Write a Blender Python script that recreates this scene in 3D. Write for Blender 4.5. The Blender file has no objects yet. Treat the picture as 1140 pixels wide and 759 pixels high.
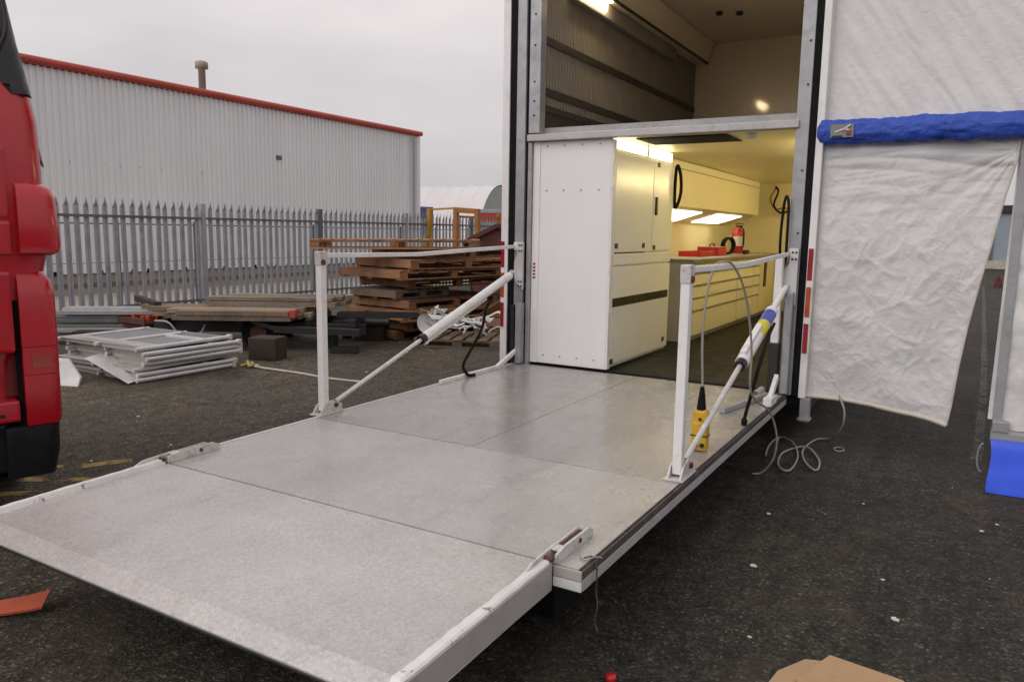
import bpy, bmesh, math, random
from mathutils import Vector, Matrix, noise
R = math.radians
PI = math.pi
random.seed(7)
sc = bpy.context.scene
col = sc.collection

# ------------------------------------------------------------------ helpers
def tag(o, label=None, cat=None, group=None, kind=None):
    if label: o['label'] = label
    if cat: o['category'] = cat
    if group: o['group'] = group
    if kind: o['kind'] = kind
    return o

def empty(name, loc=(0, 0, 0), rot=(0, 0, 0)):
    o = bpy.data.objects.new(name, None)
    o.empty_display_size = 0.1
    col.objects.link(o)
    o.location = loc
    o.rotation_euler = rot
    return o

def thing(name, label, cat, loc=(0, 0, 0), rot=(0, 0, 0), group=None):
    return tag(empty(name, loc, rot), label, cat, group)

def copy_tree(o, parent=None):
    c = o.copy()
    col.objects.link(c)
    c.parent = parent
    for ch in list(o.children):
        copy_tree(ch, c)
    return c

class MB:
    """collects shapes, then links them as one mesh object"""
    def __init__(s):
        s.v = []; s.f = []; s.sm = []
    def add(s, vs, fs, smooth=False):
        b = len(s.v)
        s.v += [tuple(x) for x in vs]
        s.f += [tuple(i + b for i in f) for f in fs]
        s.sm += [smooth] * len(fs)
        return s
    def box(s, a, b, bev=0.0, M=None):
        x0, x1 = sorted((a[0], b[0])); y0, y1 = sorted((a[1], b[1])); z0, z1 = sorted((a[2], b[2]))
        bm = bmesh.new()
        bmesh.ops.create_cube(bm, size=1)
        for v in bm.verts:
            v.co = Vector(((x0 + x1) / 2 + v.co.x * (x1 - x0), (y0 + y1) / 2 + v.co.y * (y1 - y0), (z0 + z1) / 2 + v.co.z * (z1 - z0)))
        if bev > 0:
            bev = min(bev, .45 * min(x1 - x0, y1 - y0, z1 - z0))
            bmesh.ops.bevel(bm, geom=bm.edges[:], offset=bev, segments=2, affect='EDGES', profile=.6)
        bm.verts.index_update()
        vs = [(M @ v.co if M else v.co.copy()) for v in bm.verts]
        s.add(vs, [[v.index for v in f.verts] for f in bm.faces])
        bm.free()
        return s
    def bar(s, p, q, w, h, bev=0.004, up=(0, 0, 1)):
        p = Vector(p); q = Vector(q); d = q - p; L = d.length; d.normalize()
        u = Vector(up)
        if abs(d.dot(u)) > .98: u = Vector((0, 1, 0))
        x = d.cross(u).normalized(); z = x.cross(d).normalized()
        M = Matrix.Translation(p) @ Matrix((x, d, z)).transposed().to_4x4()
        return s.box((-w / 2, 0, -h / 2), (w / 2, L, h / 2), bev, M)
    def tube(s, pts, r, n=10, cap=True, rr=None):
        pts = [Vector(p) for p in pts]
        N = len(pts); vs = []; fs = []
        t0 = (pts[1] - pts[0]).normalized()
        u = t0.orthogonal().normalized()
        for i, p in enumerate(pts):
            t = (pts[min(i + 1, N - 1)] - pts[max(i - 1, 0)]).normalized()
            u = (u - t * u.dot(t)).normalized(); w = t.cross(u)
            ri = rr[i] if rr else r
            for k in range(n):
                a = 2 * PI * k / n
                vs.append(p + (u * math.cos(a) + w * math.sin(a)) * ri)
        for i in range(N - 1):
            for k in range(n):
                k2 = (k + 1) % n
                fs.append((i * n + k, i * n + k2, (i + 1) * n + k2, (i + 1) * n + k))
        s.add(vs, fs, True)
        if cap:
            s.add(vs[:n], [tuple(range(n))[::-1]]); s.add(vs[-n:], [tuple(range(n))])
        return s
    def prism(s, poly, d):
        """poly: list of 3D points, d: extrusion vector"""
        poly = [Vector(p) for p in poly]; d = Vector(d); n = len(poly)
        vs = poly + [p + d for p in poly]
        fs = [tuple(range(n))[::-1], tuple(range(n, 2 * n))]
        for k in range(n):
            fs.append((k, (k + 1) % n, (k + 1) % n + n, k + n))
        return s.add(vs, fs)
    def grid(s, fn, nu, nv, smooth=True):
        vs = [fn(i / nu, j / nv) for j in range(nv + 1) for i in range(nu + 1)]
        fs = [(j * (nu + 1) + i, j * (nu + 1) + i + 1, (j + 1) * (nu + 1) + i + 1, (j + 1) * (nu + 1) + i) for j in range(nv) for i in range(nu)]
        return s.add(vs, fs, smooth)
    def lathe(s, prof, c=(0, 0, 0), n=20):
        vs = []; fs = []
        for r, z in prof:
            for k in range(n):
                a = 2 * PI * k / n
                vs.append((c[0] + r * math.cos(a), c[1] + r * math.sin(a), c[2] + z))
        for i in range(len(prof) - 1):
            for k in range(n):
                k2 = (k + 1) % n
                fs.append((i * n + k, i * n + k2, (i + 1) * n + k2, (i + 1) * n + k))
        fs.append(tuple(range(n))[::-1]); b = (len(prof) - 1) * n
        fs.append(tuple(range(b, b + n)))
        return s.add(vs, fs, True)
    def build(s, name, mat, parent=None, label=None, fix=True):
        """vertices are world coordinates unless the root was rotated (then local ones with fix=False)"""
        me = bpy.data.meshes.new(name)
        off = Vector((0, 0, 0))
        if parent is not None and fix:
            p = parent
            while p is not None:
                off += Vector(p.location); p = p.parent
        me.from_pydata([Vector(v) - off for v in s.v], [], s.f)
        me.polygons.foreach_set('use_smooth', s.sm)
        bm = bmesh.new(); bm.from_mesh(me)
        bmesh.ops.recalc_face_normals(bm, faces=bm.faces[:])
        bm.to_mesh(me); bm.free()
        me.materials.append(mat)
        o = bpy.data.objects.new(name, me)
        col.objects.link(o)
        if parent is not None: o.parent = parent
        if label: o['label'] = label
        return o

def spline(pts, n=10):
    P = [Vector(p) for p in pts]
    P = [P[0] * 2 - P[1]] + P + [P[-1] * 2 - P[-2]]
    out = []
    for i in range(1, len(P) - 2):
        for k in range(n):
            t = k / n
            a, b, c, d = P[i - 1], P[i], P[i + 1], P[i + 2]
            out.append(.5 * ((2 * b) + (c - a) * t + (2 * a - 5 * b + 4 * c - d) * t * t + (3 * b - a - 3 * c + d) * t ** 3))
    out.append(P[-2])
    return out

# ------------------------------------------------------------------ materials
class NT:
    def __init__(s, name):
        s.m = bpy.data.materials.new(name); s.m.use_nodes = True
        s.t = s.m.node_tree; s.t.nodes.clear()
        s.out = s.n('ShaderNodeOutputMaterial'); s.b = s.n('ShaderNodeBsdfPrincipled')
        s.l(s.b.outputs[0], s.out.inputs[0])
        s.tc = s.n('ShaderNodeTexCoord').outputs['Object']
    def n(s, ty, **kw):
        x = s.t.nodes.new(ty)
        for k, v in kw.items(): setattr(x, k, v)
        return x
    def l(s, a, b): s.t.links.new(a, b)
    def vec(s, scale=(1, 1, 1), rot=(0, 0, 0)):
        m = s.n('ShaderNodeMapping'); s.l(s.tc, m.inputs[0])
        m.inputs['Scale'].default_value = scale; m.inputs['Rotation'].default_value = rot
        return m.outputs[0]
    def noise(s, sc=5, det=6, rough=.6, dist=0, v=None):
        x = s.n('ShaderNodeTexNoise'); s.l(v if v is not None else s.tc, x.inputs['Vector'])
        x.inputs['Scale'].default_value = sc; x.inputs['Detail'].default_value = det
        x.inputs['Roughness'].default_value = rough; x.inputs['Distortion'].default_value = dist
        return x.outputs[0]
    def ramp(s, f, stops, interp='LINEAR'):
        x = s.n('ShaderNodeValToRGB'); x.color_ramp.interpolation = interp
        e = x.color_ramp.elements
        while len(e) < len(stops): e.new(.5)
        for i, (p, c) in enumerate(stops):
            e[i].position = p
            e[i].color = (c, c, c, 1) if not hasattr(c, '__len__') else (*c[:3], 1)
        s.l(f, x.inputs[0]); return x.outputs[0]
    def mix(s, f, a, b, mode='MIX'):
        x = s.n('ShaderNodeMix', data_type='RGBA', blend_type=mode)
        for k, val in ((0, f), (6, a), (7, b)):
            if hasattr(val, 'is_output'): s.l(val, x.inputs[k])
            elif hasattr(val, '__len__'): x.inputs[k].default_value = (*val[:3], 1)
            else: x.inputs[k].default_value = val if k == 0 else (val, val, val, 1)
        return x.outputs[2]
    def math(s, op, a, b=0):
        x = s.n('ShaderNodeMath', operation=op)
        for k, val in ((0, a), (1, b)):
            if hasattr(val, 'is_output'): s.l(val, x.inputs[k])
            else: x.inputs[k].default_value = val
        return x.outputs[0]
    def set(s, key, val):
        i = s.b.inputs[key]
        if hasattr(val, 'is_output'): s.l(val, i)
        elif hasattr(val, '__len__'): i.default_value = (*val[:3], 1)
        else: i.default_value = val
    def bump(s, h, strength=.2, dist=.01, prev=None):
        x = s.n('ShaderNodeBump'); s.l(h, x.inputs['Height'])
        x.inputs['Strength'].default_value = strength; x.inputs['Distance'].default_value = dist
        if prev is not None: s.l(prev, x.inputs['Normal'])
        s.l(x.outputs[0], s.b.inputs['Normal']); return x.outputs[0]

def simple(name, c, rough=.5, metal=0., var=.25, sc=6, bump=.08, dirt=None, dirt_amt=.35, spec=None, coat=0, fine=60, rv=.1):
    """base colour varied by large blotches, optional dirt in patches, a little bump and roughness variation"""
    n = NT(name)
    a = n.noise(sc, 5, .65)
    lo = [x * (1 - var) for x in c]; hi = [min(1, x * (1 + var * .5)) for x in c]
    cl = n.ramp(a, [(.3, lo), (.7, hi)])
    if dirt is not None:
        d = n.ramp(n.noise(sc * 1.7 + 1.3, 8, .72, .4), [(.52, 0.), (.75, dirt_amt)])
        cl = n.mix(d, cl, dirt)
    n.set('Base Color', cl)
    n.set('Metallic', metal)
    n.set('Roughness', n.ramp(n.noise(sc * 2.3, 4, .6), [(.3, max(.03, rough - rv)), (.7, min(1, rough + rv))]))
    if spec is not None: n.set('Specular IOR Level', spec)
    if coat: n.set('Coat Weight', coat); n.set('Coat Roughness', .12)
    if bump: n.bump(n.noise(fine, 4, .6), bump, .005)
    return n.m

M = {}
M['white_paint'] = simple('white_paint', (.78, .765, .76), .38, var=.08, sc=3.5, dirt=(.33, .28, .24), dirt_amt=.42, bump=.03)
M['white_panel'] = simple('white_panel', (.82, .80, .81), .34, var=.03, sc=1.2, dirt=(.62, .58, .55), dirt_amt=.16, bump=.03, fine=14)
M['cream_panel'] = simple('cream_panel', (.86, .78, .50), .36, var=.03, sc=1.2, bump=.0, rv=.02)
M['cream_door'] = simple('cream_door', (.78, .80, .85), .22, var=.03, sc=1.2, bump=.0, rv=.02)
M['drawer_cream'] = simple('drawer_cream', (.84, .79, .60), .36, var=.03, sc=1.2, bump=.0, rv=.02)
M['aluminium'] = simple('aluminium', (.66, .65, .65), .42, .3, var=.15, sc=5, dirt=(.2, .19, .18), dirt_amt=.35)
M['dull_aluminium'] = simple('dull_aluminium', (.36, .355, .355), .55, .25, var=.2, sc=4, dirt=(.13, .12, .11), dirt_amt=.5)
M['frame_aluminium'] = simple('frame_aluminium', (.37, .37, .385), .45, .3, var=.2, sc=5, dirt=(.16, .14, .12), dirt_amt=.45)
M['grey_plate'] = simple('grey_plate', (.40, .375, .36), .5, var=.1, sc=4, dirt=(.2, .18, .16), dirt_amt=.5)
M['worn_strip'] = simple('worn_strip', (.075, .062, .055), .75, var=.5, sc=9, dirt=(.25, .22, .2), dirt_amt=.5)
M['edge_metal'] = simple('edge_metal', (.47, .455, .45), .5, .15, var=.15, sc=4, dirt=(.17, .15, .14), dirt_amt=.5)
M['black_rubber'] = simple('black_rubber', (.009, .009, .010), .8, var=.3, sc=8, spec=.15)
M['black_steel'] = simple('black_steel', (.016, .016, .017), .5, var=.4, sc=6, dirt=(.06, .04, .03), dirt_amt=.5)
M['black_plastic'] = simple('black_plastic', (.01, .01, .011), .42, var=.2)
M['vinyl_floor'] = simple('vinyl_floor', (.020, .020, .020), .6, var=.3, sc=3, dirt=(.05, .047, .043), dirt_amt=.4, spec=.2)
M['red_paint'] = simple('red_paint', (.46, .008, .018), .26, var=.14, sc=2.2, dirt=(.15, .022, .022), dirt_amt=.4, coat=.35, bump=.015)
M['eyelet'] = simple('eyelet', (.45, .42, .36), .35, .7)
M['red_dark'] = simple('red_dark', (.17, .009, .011), .45, var=.15, sc=2)
M['red_plastic'] = simple('red_plastic', (.5, .02, .018), .35, var=.1)
M['red_trim'] = simple('red_trim', (.44, .06, .035), .5, var=.2, sc=.6)
M['reflector_red'] = simple('reflector_red', (.30, .012, .018), .28, var=.1)
M['reflector_orange'] = simple('reflector_orange', (.45, .07, .02), .28, var=.1)
M['amber'] = simple('amber', (.33, .04, .018), .2, var=.1, coat=.5)
M['yellow_plastic'] = simple('yellow_plastic', (.62, .37, .02), .45, var=.15, sc=12, dirt=(.12, .08, .03), dirt_amt=.6)
M['yellow_steel'] = simple('yellow_steel', (.45, .26, .03), .5, var=.25, sc=4, dirt=(.15, .07, .03), dirt_amt=.6)
M['orange_steel'] = simple('orange_steel', (.36, .15, .04), .55, var=.3, sc=4, dirt=(.12, .05, .03), dirt_amt=.6)
M['rust'] = simple('rust', (.10, .035, .026), .8, var=.4, sc=3, dirt=(.16, .07, .04), dirt_amt=.6)
M['blue_sheet'] = simple('blue_sheet', (.018, .075, .66), .34, var=.2, sc=5, bump=.05)
M['blue_container'] = simple('blue_container', (.10, .12, .32), .5, var=.15)
M['galv'] = simple('galv', (.36, .375, .405), .55, .15, var=.25, sc=2.5, dirt=(.12, .12, .125), dirt_amt=.5)
M['galv_dark'] = simple('galv_dark', (.13, .14, .155), .6, .2, var=.25, sc=2.5)
M['pipe_beige'] = simple('pipe_beige', (.33, .28, .22), .6, var=.2)
M['grey_cable'] = simple('grey_cable', (.32, .30, .26), .55, var=.15)
M['cardboard'] = simple('cardboard', (.42, .27, .15), .8, var=.12, sc=5, dirt=(.25, .15, .08), dirt_amt=.4)
M['orange_strap'] = simple('orange_strap', (.46, .10, .045), .7, var=.2, sc=8)
M['rope'] = simple('rope', (.55, .50, .45), .85, var=.25, sc=14)
M['rope_yellow'] = simple('rope_yellow', (.45, .38, .14), .85, var=.25, sc=14)
M['litter_white'] = simple('litter_white', (.62, .60, .55), .7, var=.1)
M['scrap_white'] = simple('scrap_white', (.62, .61, .60), .5, var=.15, sc=5, dirt=(.25, .22, .2), dirt_amt=.5)
M['tent_white'] = simple('tent_white', (.66, .63, .63), .6, var=.1, sc=.3, dirt=(.48, .44, .44), dirt_amt=.4)
M['tent_grey'] = simple('tent_grey', (.36, .36, .37), .6, var=.1, sc=.3)
M['carpet_wall'] = simple('carpet_wall', (.27, .245, .21), .85, var=.15, sc=4, bump=.25, fine=120)
M['upper_lining'] = simple('upper_lining', (.74, .65, .50), .5, var=.06, sc=1)
M['rail_dark'] = simple('rail_dark', (.05, .045, .04), .6, var=.2)
M['drawer_grey'] = simple('drawer_grey', (.46, .46, .46), .5, .1, var=.1)
M['worktop'] = simple('worktop', (.30, .27, .22), .4, var=.1)
M['yard_blue'] = simple('yard_blue', (.26, .31, .35), .7, var=.1, sc=.4)
M['dark_red_lump'] = simple('dark_red_lump', (.10, .02, .02), .8, var=.3)
M['glass_dark'] = simple('glass_dark', (.006, .006, .007), .12, var=.1, bump=0)
M['sticker_blue'] = simple('sticker_blue', (.08, .10, .42), .4, var=.1)
M['sticker_yellow'] = simple('sticker_yellow', (.68, .60, .04), .4, var=.1)
M['patch_grey'] = simple('patch_grey', (.22, .22, .23), .6, var=.2)
M['extinguisher_red'] = simple('extinguisher_red', (.42, .02, .016), .25, var=.06)

def m_upper_end():
    n = NT('glossy_lining'); n.set('Base Color', (.66, .56, .40)); n.set('Roughness', .3); n.set('Coat Weight', .6); n.set('Coat Roughness', .06); return n.m
M['glossy_lining'] = m_upper_end()

def emit(name, c, st):
    n = NT(name); n.set('Base Color', (.8, .75, .6)); n.set('Emission Color', c)
    v = n.ramp(n.noise(2.5, 2, .5), [(.3, .85), (.7, 1.)])
    n.set('Emission Strength', n.math('MULTIPLY', v, st)); return n.m
M['lamp_panel'] = emit('lamp_panel', (1, .86, .55), 5.)
M['wall_lamp'] = emit('wall_lamp', (1, .83, .45), 21.)
M['bench_lamp'] = emit('bench_lamp', (1, .90, .66), 2.6)
M['lamp_strip'] = emit('lamp_strip', (1, .78, .45), 46.0)

def m_chipped():
    n = NT('chipped_white_paint')
    w = n.ramp(n.noise(3, 5, .6), [(.3, (.62, .60, .59)), (.7, (.80, .78, .77))])
    chips = n.ramp(n.noise(17, 10, .72, .3), [(.60, 0.), (.66, 1.)])
    cl = n.mix(chips, w, (.17, .145, .125))
    n.set('Base Color', cl); n.set('Roughness', .5)
    n.bump(n.noise(40, 5, .6), .15, .004); return n.m
M['chipped_white'] = m_chipped()
M['worn_white'] = simple('worn_white', (.58, .56, .54), .5, var=.12, sc=9, dirt=(.16, .12, .09), dirt_amt=.85)

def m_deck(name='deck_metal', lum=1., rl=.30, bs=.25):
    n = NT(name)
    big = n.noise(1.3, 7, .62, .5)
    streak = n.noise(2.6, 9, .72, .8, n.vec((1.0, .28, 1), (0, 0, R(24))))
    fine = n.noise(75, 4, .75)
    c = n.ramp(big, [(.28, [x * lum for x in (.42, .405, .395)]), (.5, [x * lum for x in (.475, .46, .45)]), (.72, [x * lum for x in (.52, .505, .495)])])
    c = n.mix(1.0, c, n.ramp(streak, [(.28, .80), (.45, 1.0), (.7, 1.05)]), 'MULTIPLY')
    c = n.mix(.9, c, n.ramp(fine, [(.32, .76), (.68, 1.16)]), 'MULTIPLY')
    c = n.mix(1.0, c, n.ramp(n.noise(11, 8, .75, .6), [(.3, .93), (.6, 1.03)]), 'MULTIPLY')
    # short scuffs in two directions
    for rot, sc_ in ((R(12), 7), (R(-52), 5)):
        sf = n.noise(sc_, 4, .6, .3, n.vec((9, .35, 1), (0, 0, rot)))
        c = n.mix(n.ramp(sf, [(.64, 0.), (.72, .30)]), c, (.27, .255, .245))
    spots = n.ramp(n.noise(9.5, 10, .78, .8), [(.66, 0.), (.74, .5)])
    c = n.mix(spots, c, (.19, .17, .155))
    n.set('Base Color', c); n.set('Metallic', .15)
    n.set('Roughness', n.ramp(n.noise(3.1, 6, .65), [(.3, rl), (.7, rl + .2)]))
    ch = n.n('ShaderNodeTexVoronoi', feature='F1'); n.l(n.vec((1, 1, 1), (0, 0, R(45))), ch.inputs['Vector']); ch.inputs['Scale'].default_value = 85; ch.inputs['Randomness'].default_value = .1
    b = n.bump(ch.outputs['Distance'], bs, .0025)
    n.bump(n.noise(14, 6, .6), .1, .006, b)
    return n.m
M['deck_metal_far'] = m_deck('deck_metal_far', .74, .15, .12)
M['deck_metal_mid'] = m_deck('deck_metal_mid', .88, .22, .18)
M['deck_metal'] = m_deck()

def m_asphalt():
    n = NT('asphalt')
    stone = n.n('ShaderNodeTexVoronoi', feature='F1'); n.l(n.tc, stone.inputs['Vector']); stone.inputs['Scale'].default_value = 88
    sv = n.n('ShaderNodeSeparateColor'); n.l(stone.outputs['Color'], sv.inputs[0])
    fine = n.noise(120, 3, .7)
    mid = n.noise(9, 8, .7)
    big = n.noise(.55, 6, .6, .6)
    c = n.ramp(sv.outputs[0], [(.0, (.020, .0188, .016)), (.5, (.038, .035, .0295)), (.85, (.058, .053, .044)), (.96, (.085, .078, .064)), (1.0, (.15, .138, .115))])
    c = n.mix(1., c, n.ramp(mid, [(.3, .5), (.7, 1.45)]), 'MULTIPLY')
    c = n.mix(1., c, n.ramp(big, [(.3, .65), (.55, 1.05), (.75, 1.3)]), 'MULTIPLY')
    # darker round the side of the trailer, lighter and browner out in the yard
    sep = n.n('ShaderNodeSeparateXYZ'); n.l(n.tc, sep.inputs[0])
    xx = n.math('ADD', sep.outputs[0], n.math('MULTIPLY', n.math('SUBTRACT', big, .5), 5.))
    x_tone = n.ramp(n.math('MULTIPLY', n.math('ADD', xx, 6.5), .14), [(.1, (2.15, 1.95, 1.75)), (.5, (1.35, 1.25, 1.15)), (.80, (.88, .86, .84))])
    c = n.mix(1., c, x_tone, 'MULTIPLY')
    brown = n.ramp(n.noise(1.5, 8, .75, .8), [(.52, 0.), (.70, .6)])
    c = n.mix(brown, c, (.085, .062, .044))
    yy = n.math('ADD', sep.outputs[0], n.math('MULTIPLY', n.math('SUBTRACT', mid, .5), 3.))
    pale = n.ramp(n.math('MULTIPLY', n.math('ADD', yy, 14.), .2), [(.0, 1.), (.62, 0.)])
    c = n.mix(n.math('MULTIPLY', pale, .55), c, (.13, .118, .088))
    oil = n.ramp(n.noise(.9, 5, .6, 1.2, n.vec((1, 1.3, 1), (0, 0, R(40)))), [(.60, 1.), (.70, .55)])
    c = n.mix(1., c, oil, 'MULTIPLY')
    ed = n.n('ShaderNodeTexVoronoi', feature='DISTANCE_TO_EDGE')
    wob = n.n('ShaderNodeVectorMath', operation='ADD'); n.l(n.tc, wob.inputs[0])
    nzc = n.n('ShaderNodeTexNoise'); n.l(n.tc, nzc.inputs['Vector']); nzc.inputs['Scale'].default_value = 1.6; nzc.inputs['Detail'].default_value = 6
    n.l(nzc.outputs['Color'], wob.inputs[1]); n.l(wob.outputs[0], ed.inputs['Vector']); ed.inputs['Scale'].default_value = .32
    crack = n.ramp(ed.outputs['Distance'], [(.0, .45), (.004, .8), (.008, 1.)])
    c = n.mix(n.ramp(n.noise(.7, 3, .5), [(.45, 0.), (.6, 1.)]), c, n.mix(1., c, crack, 'MULTIPLY'))
    tyre = n.noise(1.5, 4, .6, .4, n.vec((6, .25, 1), (0, 0, R(-14))))
    c = n.mix(1., c, n.ramp(tyre, [(.35, .82), (.6, 1.08)]), 'MULTIPLY')
    n.set('Base Color', c)
    n.set('Roughness', n.ramp(big, [(.3, .62), (.7, .9)]))
    n.set('Specular IOR Level', .22)
    h = n.mix(.5, stone.outputs['Distance'], fine)
    n.bump(h, .7, .01)
    return n.m
M['asphalt'] = m_asphalt()

def m_gravel():
    n = NT('pale_gravel')
    c = n.ramp(n.noise(4, 9, .75), [(.3, (.34, .305, .255)), (.7, (.50, .455, .39))])
    n.set('Base Color', c); n.set('Roughness', .9); n.bump(n.noise(25, 5, .7), .5, .02); return n.m
M['gravel'] = m_gravel()

def m_wood(name, a, b, dark):
    n = NT(name)
    oi = n.n('ShaderNodeObjectInfo')
    g = n.noise(3, 8, .7, 1.2, n.vec((1.2, 14, 14)))
    c = n.ramp(g, [(.3, a), (.7, b)])
    c = n.mix(1., c, n.ramp(oi.outputs['Random'], [(0., (.62, .60, .58)), (1., (1.2, 1.1, 1.0))]), 'MULTIPLY')
    d = n.ramp(n.noise(2.3, 7, .7, .5), [(.5, 0.), (.72, .75)])
    c = n.mix(d, c, dark)
    n.set('Base Color', c); n.set('Roughness', .8); n.bump(g, .3, .006); return n.m
M['pallet_wood'] = m_wood('pallet_wood', (.24, .11, .05), (.50, .27, .14), (.06, .032, .02))
M['pallet_dark'] = m_wood('pallet_dark', (.11, .055, .03), (.27, .135, .07), (.04, .025, .016))
M['pallet_grey'] = m_wood('pallet_grey', (.12, .088, .06), (.25, .19, .135), (.05, .036, .026))
M['scaffold_board'] = m_wood('scaffold_board', (.17, .135, .10), (.33, .285, .235), (.075, .055, .04))
M['dark_block'] = m_wood('dark_block', (.022, .017, .013), (.05, .036, .026), (.015, .012, .01))

def m_clad():
    n = NT('corrugated_cladding')
    v = n.noise(.35, 5, .6)
    s = n.noise(1.5, 6, .7, 0, n.vec((1, 1.8, .12)))
    c = n.ramp(v, [(.3, (.74, .735, .75)), (.7, (.79, .785, .795))])
    c = n.mix(.5, c, n.ramp(s, [(.3, .88), (.65, 1.03)]), 'MULTIPLY')
    st_ = n.noise(2.4, 7, .7, 0, n.vec((1, 1.6, .05)))
    c = n.mix(n.ramp(st_, [(.66, 0.), (.78, .2)]), c, (.40, .37, .34))
    n.set('Base Color', c); n.set('Roughness', .45); n.set('Metallic', .1); return n.m
M['cladding'] = m_clad()

def m_plinth():
    n = NT('block_plinth')
    br = n.n('ShaderNodeTexBrick'); n.l(n.vec((1, 1, 1), (R(90), 0, R(90))), br.inputs['Vector'])
    br.inputs['Color1'].default_value = (.36, .32, .27, 1); br.inputs['Color2'].default_value = (.31, .27, .23, 1); br.inputs['Mortar'].default_value = (.24, .21, .18, 1)
    br.inputs['Scale'].default_value = 3
    n.set('Base Color', br.outputs[0]); n.set('Roughness', .9); return n.m
M['plinth'] = m_plinth()
M['brick_band'] = simple('brick_band', (.20, .135, .11), .9, var=.3, sc=3)

def m_fabric(name, c, tr=.0, wr=.25, sc=18):
    n = NT(name)
    a = n.noise(1.7, 6, .6, .4)
    cl = n.ramp(a, [(.3, [x * .88 for x in c]), (.7, c)])
    stain = n.ramp(n.noise(2.6, 8, .7, .6), [(.58, 0.), (.78, .3)])
    cl = n.mix(stain, cl, [x * y for x, y in zip(c, (.66, .6, .54))])
    n.set('Base Color', cl); n.set('Roughness', .5); n.set('Sheen Weight', .1)
    if tr: n.set('Transmission Weight', 0.); n.set('Subsurface Weight', 0.)
    b = n.bump(n.noise(sc, 5, .6, 1.2), wr, .02)
    w = n.n('ShaderNodeTexWave'); n.l(n.tc, w.inputs[0]); w.inputs['Scale'].default_value = 90
    n.bump(w.outputs[1], .03, .002, b)
    return n.m
M['awning_fabric'] = m_fabric('awning_fabric', (.70, .685, .675), .1, .3, 12)
M['flap_fabric'] = m_fabric('flap_fabric', (.64, .635, .63), .1, .3, 26)
M['flap_hem'] = m_fabric('flap_hem', (.60, .54, .47), .0, .3, 20)
M['blue_fabric'] = m_fabric('blue_fabric', (.016, .066, .44), 0, .7, 16)

def m_paint(name, c, thr, amt=.85):
    n = NT(name)
    d = n.ramp(n.noise(5, 8, .7, .5), [(thr - .05, 0.), (thr + .12, amt)])
    tr = n.n('ShaderNodeBsdfTransparent'); mx = n.n('ShaderNodeMixShader')
    n.set('Base Color', c); n.set('Roughness', .8)
    n.l(d, mx.inputs[0]); n.l(tr.outputs[0], mx.inputs[1]); n.l(n.b.outputs[0], mx.inputs[2]); n.l(mx.outputs[0], n.out.inputs[0])
    return n.m
M['yellow_line'] = m_paint('yellow_line', (.46, .30, .10), .47)
M['white_line'] = m_paint('white_line', (.24, .23, .21), .44, .4)

# ------------------------------------------------------------------ setting
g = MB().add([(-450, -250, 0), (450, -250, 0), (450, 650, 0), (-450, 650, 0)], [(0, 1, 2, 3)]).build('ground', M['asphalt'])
tag(g, kind='structure')
gv = MB().add([(-17.7, -12, .006), (-12.95, -12, .006), (-12.95, 40, .006), (-17.7, 40, .006)], [(0, 1, 2, 3)]).build('gravel_strip', M['gravel'])
tag(gv, kind='structure')
def ribbon(pts, w, z, name, mat):
    m = MB(); P = spline(pts, 8); vs = []
    for i, p in enumerate(P):
        t = (P[min(i + 1, len(P) - 1)] - P[max(i - 1, 0)]).normalized(); s = Vector((-t.y, t.x, 0))
        vs += [(p.x + s.x * w / 2, p.y + s.y * w / 2, z), (p.x - s.x * w / 2, p.y - s.y * w / 2, z)]
    m.add(vs, [(2 * i, 2 * i + 1, 2 * i + 3, 2 * i + 2) for i in range(len(P) - 1)])
    return tag(m.build(name, mat), kind='structure')
ribbon([(-5.45, 2.25, 0), (-5.15, 2.45, 0), (-4.75, 2.72, 0), (-4.35, 3.02, 0)], .085, .004, 'faded_yellow_marking', M['yellow_line'])
ribbon([(-4.95, 2.25, 0), (-4.65, 2.48, 0), (-4.3, 2.62, 0)], .08, .004, 'faded_yellow_marking', M['yellow_line'])
ribbon([(-5.05, 2.85, 0), (-4.9, 3.12, 0)], .1, .004, 'faded_yellow_marking', M['yellow_line'])
ribbon([(-5.5, 2.3, 0), (-5.3, 2.62, 0), (-5.15, 2.78, 0)], .07, .004, 'faded_yellow_marking', M['yellow_line'])
ribbon([(.21, 6.5, 0), (.24, 7.2, 0), (.36, 12, 0), (.53, 22, 0), (.7, 32, 0)], .07, .004, 'faded_white_marking', M['white_line'])

# ------------------------------------------------------------------ warehouse
wh = thing('warehouse', 'long pale grey corrugated metal warehouse with red roof edge behind the palisade fence', 'warehouse', (-17.6, 8, 0))
def clad_wall():
    m = MB(); vs = []; y = -8.0; i = 0; prof = []
    while y < 22.9:
        for dy, dx in ((0, 0), (.062, 0), (.082, .036), (.13, .036), (.15, 0)):
            prof.append((y + dy, dx))
        y += .153
    for yy, dx in prof: vs += [(-17.6 + dx, yy, .5), (-17.6 + dx, yy, 5.02)]
    m.add(vs, [(2 * k, 2 * k + 1, 2 * k + 3, 2 * k + 2) for k in range(len(prof) - 1)])
    m.box((-17.64, -8, .5), (-29.6, 22.86, 5.0))
    return m
clad_wall().build('wall', M['cladding'], wh)
MB().box((-17.66, -8, 0), (-29.6, 22.8, .5)).build('plinth', M['plinth'], wh)
MB().box((-17.62, -8, .2), (-17.65, 22.8, .28)).build('brick_band', M['brick_band'], wh)
m = MB(); yy = -7.9
while yy < 22.8:
    m.box((-17.575, yy, .47), (-17.635, yy + .085, .56)); yy += .38
m.build('weep_gap', M['black_rubber'], wh)  # row of dark weep gaps at the foot of the cladding
m = MB(); m.tube([(-17.5, -8.2, 5.1), (-17.5, 23.05, 5.1)], .085, 10); m.box((-17.58, -8.2, 5.0), (-17.9, 23.05, 5.18))
rf = m.build('roof_edge', M['red_trim'], wh)
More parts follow.
